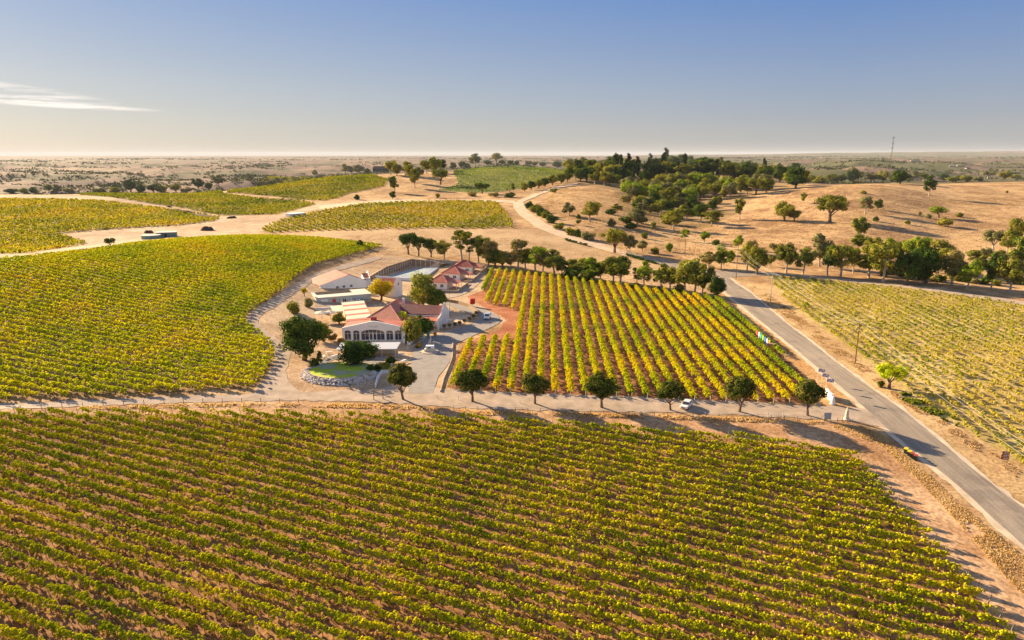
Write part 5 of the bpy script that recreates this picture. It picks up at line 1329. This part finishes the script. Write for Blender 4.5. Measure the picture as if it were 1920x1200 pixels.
r_, w, h, z0 = board(803, 634, 6, 8, 3, 'green_sign', 'small green square sign beside the long white sign', 'sign', mat_simple('sign_green', (.10, .36, .27), .5, .1, 2), 1)
board(816, 632, 6, 8, 2, 'timber_sign', 'small orange brown timber sign right of the green sign', 'sign', mat_simple('sign_timber', (.45, .22, .07), .8, .2, 3), 1)
r_, w, h, z0 = board(722, 691, 11, 6, 2, 'notice_board', 'small white notice by the top of the ramp', 'sign', m_frame)
t = MB()
for k in range(4): t.box(-w*.4 + k * w*.21, -.06, z0 + h*.35, -w*.4 + k * w*.21 + w*.12, -.045, z0 + h*.65)
t.build('lettering', m_metal, r_)
r_, w, h, z0 = board(1551, 789, 13, 13, 3, 'information_board', 'square pale grey board beside the driveway near the junction', 'sign', mat_simple('grey_board', (.36, .42, .44), .6, .08, 1), 2)
# timber gate frame
p = G(710, 749); s = mpp(p); gt = empty('gate_frame', p, R(14), 'open timber frame standing on the driveway verge', 'gate')
for x in (-9 * s, 8 * s): MB().box(x - .09, -.09, -.4, x + .09, .09, 20 * s).build('post', m_wood, gt)
for z in (20 * s - .1, 9 * s): MB().box(-9 * s + .09, -.06, z - .08, 8 * s - .09, .06, z + .08).build('rail', m_wood, gt)
# flags on poles by the entrance
m_flag = [mat_simple('flag_' + a, c, .7, .08, 2) for a, c in (('white', (.72, .68, .74)), ('purple', (.34, .26, .48)))]
for i, (px, py, hp) in enumerate([(1532, 717, 28), (1539, 728, 30), (1547, 741, 34)]):
    p = G(px, py); s = mpp(p); h = hp * s * 1.02
    r_ = empty('flag_pole', p, 0, ['farthest', 'middle', 'nearest'][i] + ' of three white flag poles along the road verge at the entrance', 'flag pole', 'entrance flag poles')
    MB().tube((0, 0, -.3), (0, 0, h), .05, .035, 6).build('pole', m_frame, r_)
    m = MB(); nx = 8; Lf = 1.5
    for a in range(nx + 1):
        u = a / nx
        for b in range(3): m.v.append((u * Lf, .12 * math.sin(u * 7 + i) * u - u * .5, h - .1 - b * .42 - u * .25))
    for a in range(nx):
        for b in range(2): m.f.append((a*3+b, (a+1)*3+b, (a+1)*3+b+1, a*3+b+1)); m.m.append(1 if (a // 2 + b) % 2 else 0)
    f_ = m.build('flag', m_flag, r_); sol = f_.modifiers.new('cloth', 'SOLIDIFY'); sol.thickness = .01
# white stone entrance wall and the statue opposite
wall_run([(1549, 741), (1553, 747), (1559, 752)], 1.7, .5, m_white, 'entrance_wall', 'curved white stone entrance wall beside the road junction', 'wall')
p = G(1561, 758); r_ = empty('entrance_pillar', p, 0, 'white rounded pillar at the end of the entrance wall', 'pillar')
MB().lathe([(.55, -.3), (.5, .5), (.42, 1.2), (.3, 1.7), (.12, 1.95)], 12).build('shaft', m_white, r_); MB().lathe([(.75, -.3), (.75, .15)], 12).build('footing', m_pave, r_)
p = G(1587, 787); st = empty('statue', p, R(10), 'cream statue on a low plinth at the driveway entrance', 'statue')
MB().lathe([(.7, -.3), (.7, .25), (.5, .35), (.45, .8)], 12).build('plinth', m_cream, st)
MB().lathe([(.34, .8), (.40, 1.3), (.30, 1.7), (.36, 2.05), (.16, 2.3), (.12, 2.38), (.19, 2.5), (.19, 2.66), (.08, 2.78)], 12).build('figure', m_cream, st)
for a, x, lab in [(0, 1571, 'short dark rail left of the cream statue'), (1, 1592, 'short dark rail right of the cream statue')]:
    pass
# low ranch rail by the statue
rr2 = fence([(1570, 791), (1598, 793)], 4, 1.0, .06, m_wood, 'timber_rail', 'short timber rail beside the cream statue', (.5, .95))
# row of painted planks by the road
pk = [((.60,.10,.08),'red'),((.75,.75,.78),'white'),((.06,.42,.30),'sea green'),((.30,.60,.03),'lime green'),((.10,.20,.60),'blue'),((.55,.62,.85),'pale blue'),((.75,.38,.03),'orange')]
A = G(1419, 632); B = G(1442, 651)
for i, (c, nm) in enumerate(pk):
    q = A.lerp(B, i / 6.0); q.z = float(H(q.x, q.y)); d = math.atan2(B.y - A.y, B.x - A.x)
    r_ = empty('painted_board', q, d, 'upright %s painted board in the colourful row beside the road' % nm, 'painted board', 'colourful boards beside the road')
    mt = mat_simple('paint_' + nm.replace(' ', '_'), c, .55, .08, 1.2)
    k_ = shape_xz([(-.55, 0), (.55, 0), (.55, 1.9), (0, 2.25), (-.55, 1.9)], [], -.08, .08); k_.build('board', mt, r_)
    MB().box(-.5, .085, -.3, -.4, .16, 2.0).build('stake', m_wood, r_); MB().box(.4, .085, -.3, .5, .16, 2.0).build('stake', m_wood, r_)
p = G(1447, 655); r_ = empty('hay_crate', p, R(-40), 'orange timber crate at the near end of the colourful boards', 'crate')
MB().box(-.9, -.7, -.1, .9, .7, 1.6).build('box', mat_simple('crate_timber', (.50, .27, .08), .85, .2, 2), r_); MB().box(-1, -.8, 1.6, 1, .8, 1.75).build('lid', m_wood, r_)
# wheelie bins
m_bin = mat_simple('bin_green', (.03, .07, .04), .5, .1, 3)
for i, (px, py, c, nm) in enumerate([(1698, 850, (.75,.55,.02), 'yellow'), (1704.5, 855, (.75,.55,.02), 'yellow'), (1710, 859, (.34,.05,.04), 'red'), (1716, 863, (.34,.05,.04), 'red')]):
    p = G(px, py); r_ = empty('wheelie_bin', p, R(-48 + i * 4), ('farther' if i in (0, 2) else 'nearer') + ' of two %s lidded wheelie bins at the roadside' % nm, 'bin', 'wheelie bins at the roadside')
    m = MB(); m.add([(-.25,-.3,.06),(.25,-.3,.06),(.25,.25,.06),(-.25,.25,.06),(-.32,-.38,1.0),(.32,-.38,1.0),(.32,.36,1.0),(-.32,.36,1.0)], [(0,3,2,1),(4,5,6,7),(0,1,5,4),(1,2,6,5),(2,3,7,6),(3,0,4,7)]); m.build('body', m_bin, r_)
    m = MB(); m.slab([(-.36,-.44,1.02),(.36,-.44,1.02),(.36,.40,1.14),(-.36,.40,1.14)], .07); m.build('lid', mat_simple('bin_lid_' + nm, c, .45, .06, 3), r_)
    m = MB()
    for x in (-.26, .26): m.tube((x - .04, .3, .11), (x + .04, .3, .11), .11, .11, 10)
    m.build('wheels', m_tyre, r_); MB().tube((-.26, .43, .98), (.26, .43, .98), .025, .025, 6).build('handle', m_bin, r_)
# plinth with a wagon in the forecourt
p = G(806, 660); mo = empty('fountain_plinth', p, 0, 'white block monument on a round kerb in the forecourt', 'monument')
MB().lathe([(2.6, -.3), (2.6, .22), (2.35, .3)], 32).build('kerb', m_pave, mo); MB().box(-1.5, -.7, .3, 1.3, .9, 1.0).build('lower_block', m_cream, mo); MB().box(-1.1, -.5, 1.0, 1.2, .8, 1.9).build('upper_block', m_white, mo); MB().box(-.5, -.56, 1.2, .3, -.505, 1.55).build('plaque', m_dark, mo)
p = G(806, 648); hs = empty('horse_sculpture', p, R(80), 'pale horse sculpture behind the white monument', 'sculpture')
b_ = bpy.data.meshes.new('body'); pts = [(0,0,1.5),(.6,0,1.5),(.95,0,1.9),(1.15,0,2.35),(1.5,0,2.2),(-.6,0,1.5),(.6,.2,.8),(.6,.2,.0),(.6,-.2,.8),(.65,-.2,.0),(-.6,.2,.8),(-.7,.2,.0),(-.6,-.2,.8),(-.6,-.2,.0),(-.95,0,1.1)]
ed = [(0,1),(1,2),(2,3),(3,4),(0,5),(1,6),(6,7),(1,8),(8,9),(5,10),(10,11),(5,12),(12,13),(5,14)]
b_.from_pydata(pts, ed, []); b_.materials.append(m_cream); bo = link_mesh('body', b_, hs); sk = bo.modifiers.new('skin', 'SKIN'); bo.modifiers.new('sub', 'SUBSURF').levels = 1
for v, r_v in zip(b_.skin_vertices[0].data, [.32,.30,.18,.14,.09,.32,.11,.07,.11,.07,.12,.07,.12,.07,.05]): v.radius = (r_v, r_v)
b_.skin_vertices[0].data[0].use_root = True
bo.modifiers['sub'].render_levels = 1
# people-sized bollards and lamps
def lamp(px, py, hpx, label, mat=None):
    p = G(px, py); s = mpp(p); h = hpx * s * 1.02; r_ = empty('lamp_post', p, 0, label, 'lamp post')
    MB().tube((0, 0, -.3), (0, 0, h), .07, .05, 8).build('pole', mat or m_frame, r_); MB().lathe([(.05, h), (.22, h + .1), (.22, h + .4), (.05, h + .5)], 10).build('lamp_head', m_lampg, r_); return r_
lamp(765, 655, 12, 'short white lamp post at the end of the awning'); lamp(843, 578, 26, 'tall thin lamp post at the courtyard wall', m_metal); lamp(735, 700, 16, 'thin white lamp beside the ramp')
p = G(886, 575); wt = empty('red_tank', p, 0, 'bright red cylindrical tank on a white stand by the red clay bank', 'tank')
MB().lathe([(.95, 1.1), (1.0, 1.2), (1.0, 3.0), (.9, 3.1)], 20).build('tank', mat_simple('red_tank_paint', (.60, .03, .02), .4, .08, 1), wt)
for a in range(4): MB().tube((.7*math.cos(a*1.57), .7*math.sin(a*1.57), -.4), (.6*math.cos(a*1.57), .6*math.sin(a*1.57), 1.1), .07, .07, 6).build('leg', m_frame, wt)
# little standard shrubs along the car park fence
for i, (px, py) in enumerate([(833,617),(843,616),(853,614),(862,611),(871,607),(880,603),(888,598),(893,592)]):
    p = G(px, py); s = mpp(p); cm2, tm2, wr, top = proto('round', i % 3, 'rust')
    r_ = empty('standard_rose', p, i, '%s small clipped standard bush from the left along the car park lane' % ordinal(i + 1), 'bush', 'standard bushes along the car park lane'); r_.scale = (1.4 / wr,) * 2 + (1.7 / top,); link_mesh('stem', tm2, r_); link_mesh('crown', cm2, r_)
fence([(824,619),(840,618),(860,613),(880,604),(893,594)], 14, .9, .05, m_wood, 'post_and_wire_fence', 'low timber post fence around the sandy courtyard by the lane', (.5, .85))
fence([(856,646),(880,636),(908,622),(936,608)], 10, .6, .09, m_wood, 'bollard_fence', 'row of short timber posts on the outer edge of the car park lane')
# fences: along the driveway, behind the court, round the tanks
fence([(-40,772),(120,765),(300,757),(470,755),(560,757)], 17, 1.15, .07, m_wood, 'vineyard_fence', 'sparse post and wire fence between driveway and foreground vineyard on the left', (.4, .75, 1.1))
fence([(850,768),(1000,773),(1200,779),(1400,784),(1545,790)], 30, 1.0, .06, m_wood, 'vineyard_fence', 'thin wire fence below the driveway lined with round trees', (.5, .95))
fence([(680,489),(760,491),(830,492),(862,494)], 24, 1.6, .07, m_frame, 'paddock_fence', 'white post fence between the tennis court bank and the straw slope', (.8, 1.5))
fence([(1445,517),(1520,526),(1620,538),(1740,552),(1850,566)], 22, 1.1, .06, m_wood, 'roadside_fence', 'wire fence along the top of the right hand vineyard', (.5, 1.0))
# reflective guide posts and small white markers along the driveway
for i, px in enumerate([1322, 1440, 1468, 1035, 975, 1200, 820, 860]):
    p = G(px, 747 + (px - 800) * .052 if px < 1000 else 777 + (px - 1035) * .012)
    o = MB().box(-.06, -.03, -.3, .06, .03, .95).build('marker_post', m_frame); o.location = p
    tag(o, '%s thin white marker post from the left along the gravel driveway' % ordinal(sorted([1322, 1440, 1468, 1035, 975, 1200, 820, 860]).index(px) + 1), 'marker post', 'white marker posts along the driveway')
# hedge of dark bins / vines in the bowl
def hedge(px0, py0, px1, py1, n, label):
    A, B = G(px0, py0), G(px1, py1); V = []
    a = np.array([A.x, A.y]); b = np.array([B.x, B.y])
    V = row_leaves(a, b, 60, .45, .75, .5, .6, abs(np.hypot(*(b - a))) / n, 0, 1.3)
    return tag(link_mesh('hedge', quads_mesh('hedge', V, LEAF['dark'])), label, 'hedge')
hedge(1058, 450, 1100, 461, 9, 'short dark hedge in the straw slope below the dirt track'); hedge(1174, 479, 1232, 496, 12, 'long dark hedge beside the sealed part of the track')
# dirt and compost heaps in the valley
m_heap = mat_simple('dark_compost', (.10, .055, .035), .95, .3, .5, bump=.8)
def heap(px0, py0, px1, py1, wpx, h, label):
    A, B = G(px0, py0), G(px1, py1); n = 14; m = MB(); d = (B - A); L_ = max(d.length, .1); d.normalize(); nn = Vector((-d.y, d.x, 0)); w = wpx * mpp(A)
    for i in range(n + 1):
        c = A.lerp(B, i / n); e = math.sin(math.pi * min(1, max(0, i / n))) ** .4
        for j in range(7):
            t = (j - 3) / 3.0; q = c + nn * t * w * .5 * (e + .05); hh = h * e * max(0, 1 - t * t) * (0.6 + .8 * float(vnoise(i * .9 + px0, j * .9)))
            m.v.append((q.x - A.x, q.y - A.y, float(H(q.x, q.y)) - A.z - .1 + hh))
    m.f = [(i*7+j, (i+1)*7+j, (i+1)*7+j+1, i*7+j+1) for i in range(n) for j in range(6)]; m.m = [0] * len(m.f)
    o = m.build('compost_heap', m_heap, smooth=True); o.location = A; return tag(o, label, 'heap')
heap(308, 393, 368, 402, 10, 2.4, 'long dark heap on the left, upper row beside the pale track'); heap(352, 401, 410, 411, 9, 2.2, 'long dark heap behind the orange tinged vineyard'); heap(424, 410, 444, 408, 6, 1.6, 'small dark heap right of the long ones')
heap(376, 432, 401, 432, 14, 2.6, 'round dark heap in the dirt yard'); heap(270, 437, 288, 437, 8, 2.0, 'dark heap behind the round water tank'); heap(184, 467, 195, 467, 8, 1.0, 'low dark heap left of the lone round tree'); heap(312, 388, 322, 389, 6, 1.2, 'tiny dark heap at the top of the heap yard')

# ------------------------------------------------------------------ power poles, wires, mast
m_pole = mat_simple('treated_pole', (.20, .10, .06), .9, .2, 3)
def power_pole(px, py, hpx, label, mat=m_pole, arm=1.9, rz=R(20), two=False):
    p = G(px, py); s = mpp(p); h = hpx * s * 1.03; r_ = empty('power_pole', p, rz, label, 'power pole', 'power poles')
    MB().tube((0, 0, -.5), (0, 0, h), .17, .11, 8).build('pole', mat, r_); tips = []
    for k, z in enumerate([h - .35] + ([h - 1.6] if two else [])):
        a = MB().box(-arm, -.07, z - .07, arm, .07, z + .07).build('crossarm', m_pole if mat is m_pole else m_metal, r_)
        for x in (-arm * .9, 0 if k else arm * .35, arm * .9):
            MB().lathe([(.05, z + .07), (.08, z + .15), (.04, z + .28)], 6, (x, 0, 0)).build('insulator', m_lampg, a)
            if k == 0: tips.append(p + Matrix.Rotation(rz, 3, 'Z') @ Vector((x, 0, z + .26)))
    return tips
P1 = power_pole(1603, 682, 75, 'brown timber power pole on the dry verge right of the road', rz=R(-5))
P2 = power_pole(1444, 571, 56, 'pale concrete power pole beside the road bend', mat_simple('concrete_pole', (.60,.52,.44), .85, .1, 2), rz=R(-5), two=True)
P3 = power_pole(1380, 523, 55, 'dark timber power pole at the crossroads', rz=R(8))
P4 = power_pole(1284, 475, 32, 'small timber power pole below the wooded valley', rz=R(10))
P5 = power_pole(956, 372, 33, 'lone timber power pole at the foot of the green hill', rz=R(60))
# the next pole stands behind the camera to the right
q1 = P1[1] - P2[1]; P0 = [t + Vector((q1.x * 1.15, q1.y * 1.15, -6)) for t in P1]
def wires(a, b, label, r=.02):
    m = MB()
    for p, q in zip(a, b):
        pts = []
        for i in range(13):
            t = i / 12; c = p.lerp(q, t); c.z -= 4 * t * (1 - t) * (p - q).length * .018; pts.append(c - a[0])
        for u, v in zip(pts[:-1], pts[1:]): m.tube(u, v, r, r, 4)
    o = m.build('power_lines', mat_wire); o.location = a[0]; tag(o, label, 'power lines')
mat_wire = mat_simple('aluminium_wire', (.75, .68, .56), .35, .05, 3)
wires(P0, P1, 'power lines running from the brown pole towards the lower right', .016); wires(P1, P2, 'power lines between the brown and the pale pole', .018); wires(P2, P3, 'power lines between the pale pole and the crossroads pole'); wires(P3, P4, 'power lines from the crossroads pole to the valley pole')
# lattice mast on the ridge
pm = G(1665, 344); s = mpp(pm); pm = pm * (1 + 60 / pm.y); pm.z = float(H(pm.x, pm.y)) - 1
hm = (CAM_H + (310 - (600 - 258) + 0) * 0 + 0); 
dd = pm.y; hm = CAM_H + (290 - 258) / 1334.0 * dd - pm.z
mast = empty('lattice_mast', pm, R(20), 'tall steel lattice communications mast on the ridge', 'mast')
m = MB(); wb = 1.9; wt_ = .9
lv = 14
for a in range(3):
    an = 2 * math.pi * a / 3; m.tube((wb*math.cos(an), wb*math.sin(an), 0), (wt_*math.cos(an), wt_*math.sin(an), hm), .15, .11, 5)
for k in range(lv):
    z0, z1 = hm * k / lv, hm * (k + 1) / lv; r0 = wb + (wt_ - wb) * k / lv; r1 = wb + (wt_ - wb) * (k + 1) / lv
    for a in range(3):
        a0, a1 = 2*math.pi*a/3, 2*math.pi*(a+1)/3
        m.tube((r0*math.cos(a0), r0*math.sin(a0), z0), (r1*math.cos(a1), r1*math.sin(a1), z1), .07, .07, 4); m.tube((r0*math.cos(a1), r0*math.sin(a1), z0), (r1*math.cos(a0), r1*math.sin(a0), z1), .07, .07, 4)
m_mast = mat_simple('mast_steel', (.13, .13, .14), .7, .1, 3)
m.build('lattice', m_mast, mast)
for z, r0, r1 in ((hm * .985, 2.3, 2.3), (hm * .86, 1.7, 1.5), (hm * .76, 1.4, 1.2)):
    MB().lathe([(r0, z - .12), (r1, z + .12)], 12).build('platform', m_mast, mast)
    for a in range(6): an = 2*math.pi*a/6; MB().box(r0*math.cos(an) - .18, r0*math.sin(an) - .18, z - .3, r0*math.cos(an) + .18, r0*math.sin(an) + .18, z + 2.0).build('antenna_panel', m_mast, mast)
for z in (hm * .80, hm * .70): MB().tube((.6, -1.2, z), (.75, -1.7, z), .9, .9, 14).build('dish', m_metal, mast)

# ------------------------------------------------------------------ dry grass along the verges
def verge_grass(poly_px, n, h, mat, name, label, dens=None):
    poly = wpoly(poly_px); P = np.array(poly); x = rw.uniform(P[:,0].min(), P[:,0].max(), n); y = rw.uniform(P[:,1].min(), P[:,1].max(), n)
    k = pip(x, y, poly); x, y = x[k], y[k]; d = fbm(x / 2.5, y / 2.5 + 60, 3); k = d > (dens or .45); x, y = x[k], y[k]; n = len(x)
    hz = h * (.4 + .9 * rw.random(n)) * (.7 + fbm(x / 5, y / 5, 2) * .8)
    C = np.stack([x, y, H(x, y) + hz * .4], 1); N = rw.normal(0, 1, (n, 3)); N[:, 2] *= .3
    return tag(link_mesh(name, quads_mesh(name, card_quads(C, N, hz, 1.2), mat)), label, 'grass', kind='stuff')
m_weed = mat_leaf('roadside_weeds', [(.36, .23, .10), (.56, .38, .18), (.68, .49, .26), (.68, .53, .32)], .25, .4, 1.1)
verge_grass([(1570,795),(1610,800),(1650,812),(1690,850),(1740,890),(1800,945),(1860,995),(1930,1052),(2060,1160),(2060,1230),(1900,1100),(1800,985),(1720,900),(1650,835),(1560,800)] , 36000, .20, m_weed, 'roadside_grass', 'orange brown dry weeds on the bank beside the road', .30)
verge_grass([(150,762),(400,757),(560,757),(700,758),(900,771),(1200,777),(1540,789),(1540,796),(1200,784),(900,778),(700,766),(560,763),(400,763),(150,768)], 26000, .28, m_weed, 'ditch_grass', 'dry grass strip below the driveway', .38)
verge_grass([(1410,535),(1470,570),(1560,640),(1700,745),(1880,860),(1990,935),(2000,960),(1880,880),(1690,755),(1540,645),(1440,570)], 50000, .22, m_drygrass, 'verge_grass', 'short straw coloured grass on the verge right of the road', .5)
verge_grass([(1690,738),(1735,748),(1800,790),(1795,800),(1740,775),(1690,750)], 5000, .55, LEAF['gum'], 'creeping_shrubs', 'patch of creeping green growth right of the lone lime green tree', .48)

# ------------------------------------------------------------------ winery garden furniture
def picnic(px, py, rz, label):
    p = G(px, py); r_ = empty('picnic_table', p, rz, label, 'table', 'outdoor tables by the hall')
    m = MB(); [m.box(-.9, -.38 + k * .26, .72, .9, -.16 + k * .26, .77) for k in range(3)]; m.build('table_top', m_frame, r_)
    for s in (-1, 1):
        MB().box(-.9, s * .72 - .13, .42, .9, s * .72 + .13, .47).build('bench', m_frame, r_)
        MB().box(s * .7 - .05, -.7, .36, s * .7 + .05, .7, .42).build('crossbar', m_frame, r_)
    for sx in (-.7, .7):
        for sy in (-1, 1): MB().tube((sx, sy * .3, .72), (sx, sy * .68, -.1), .05, .05, 5).build('leg', m_frame, r_)
for i, (px, py, a, lab) in enumerate([(617, 664, 20, 'left of the awning, farther back'), (627, 671, 50, 'left of the awning, nearest to it'), (752, 668, 10, 'right of the awning, farther back'), (757, 680, 60, 'right of the awning, nearer the ramp'), (607, 672, 80, 'under the large dark round tree')]):
    picnic(px, py, R(a), 'white outdoor table with benches ' + lab)
def parasol(px, py, r, h, label):
    p = G(px, py); r_ = empty('market_umbrella', p, .4, label, 'umbrella', 'cream umbrellas'); MB().tube((0, 0, -.2), (0, 0, h), .05, .05, 8).build('pole', m_wood, r_)
    MB().lathe([(r, h - .75), (r * .98, h - .6), (.05, h)], 8).build('canopy', m_cream, r_)
parasol(604, 600, 2.4, 3.2, 'left of two cream umbrellas behind the large dark round tree'); parasol(620, 599, 2.4, 3.2, 'right of two cream umbrellas behind the large dark round tree')
pg, Wp = base((628, 597), (652, 597), 'pergola', 'cream flat roofed pergola left of the striped roof wing', 'pergola')
MB().slab([(-.3, 0, 2.7), (Wp + .2, 0, 2.7), (Wp + .2, 8, 3.1), (-.3, 8, 3.1)], .12).build('roof', m_cream, pg)
for x in (.1, Wp - .1):
    for y in (.2, 7.7): MB().tube((x, y, -.4), (x, y, 2.65), .08, .08, 6).build('post', m_white, pg)
for i, (px, py) in enumerate([(768, 646), (772, 643.5), (776, 641)]):
    p = G(px, py); m = MB().lathe([(.34, -.1), (.42, .25), (.36, .55), (.15, .66)], 9); o = m.build('garden_boulder', m_white, smooth=True); o.location = p; o.scale = (1, .8, 1)
    tag(o, ['nearest', 'middle', 'farthest'][i] + ' of three white boulders below the long white sign', 'boulder', 'white boulders')
for i, (px, py) in enumerate([(690, 567), (684, 568), (676, 566), (640, 567)]):
    p = G(px, py); m = MB().box(-.6, -.5, -.1, .6, .5, 1.1).box(-.64, -.54, 1.1, .64, .54, 1.18); o = m.build('pallet_bin', [m_tan, m_metal, m_green, m_cream][i]); o.location = p; o.rotation_euler.z = i * .7
    tag(o, ['tan', 'grey', 'green', 'cream'][i] + ' storage bin standing in front of the teal shed', 'bin')
# sandy yards and gravel between the buildings
ribbon('shed_yard', [(590,574),(640,574),(700,574)], [(592,567),(640,567.5),(700,568)], m_gravel, 30, 3, .04)
ribbon('cottage_lane', [(836,560),(862,556),(884,545),(900,530),(910,512)], [(830,550),(856,551),(872,541),(890,527),(902,510)], m_gravel, 40, 4, .06, ragged=.8)
ribbon('sandy_court', [(828,617),(845,614),(866,608),(884,598)], [(838,600),(846,596),(862,593),(880,590)], m_dirt, 30, 4, .05)
ribbon('garden_path', [(585,690),(600,676),(622,668),(640,664)], [(596,694),(610,682),(628,674),(640,670)], m_asph2, 30, 3, .05)

verge_grass([(1385,500),(1400,420),(1430,370),(1520,350),(1640,347),(1760,372),(1920,372),(1990,420),(1990,540),(1800,520),(1600,505),(1450,500)], 70000, .42, mat_leaf('pasture_tufts', [(.26,.16,.08), (.40,.26,.13), (.56,.39,.20), (.62,.45,.25)], .05, .25, 1.0), 'pasture_grass', 'dry tussocks and grass on the golden hill', .47)
verge_grass([(985,398),(1060,350),(1150,360),(1250,420),(1390,410),(1390,500),(1200,482),(1060,440)], 45000, .5, m_drygrass, 'valley_grass', 'dry tussocks on the slope right of the dirt track', .50)
verge_grass([(700,478),(860,475),(1150,525),(1330,548),(1330,530),(1200,495),(1000,450),(800,440),(640,442)], 40000, .3, m_drygrass, 'stubble', 'straw stubble in the bowl behind the winery', .52)
# ------------------------------------------------------------------ air
def haze():
    m, n, l = new_mat('haze_air'); o = n.new('ShaderNodeOutputMaterial'); v = n.new('ShaderNodeVolumePrincipled')
    v.inputs['Color'].default_value = (.80, .86, .97, 1); v.inputs['Density'].default_value = HAZE; v.inputs['Anisotropy'].default_value = 0.0
    l.new(v.outputs[0], o.inputs['Volume'])
    mb = MB().box(-62000, -2000, -70, 62000, 62000, 230)
    return tag(mb.build('haze', m), kind='stuff')
HAZE = 2.0e-5
haze()
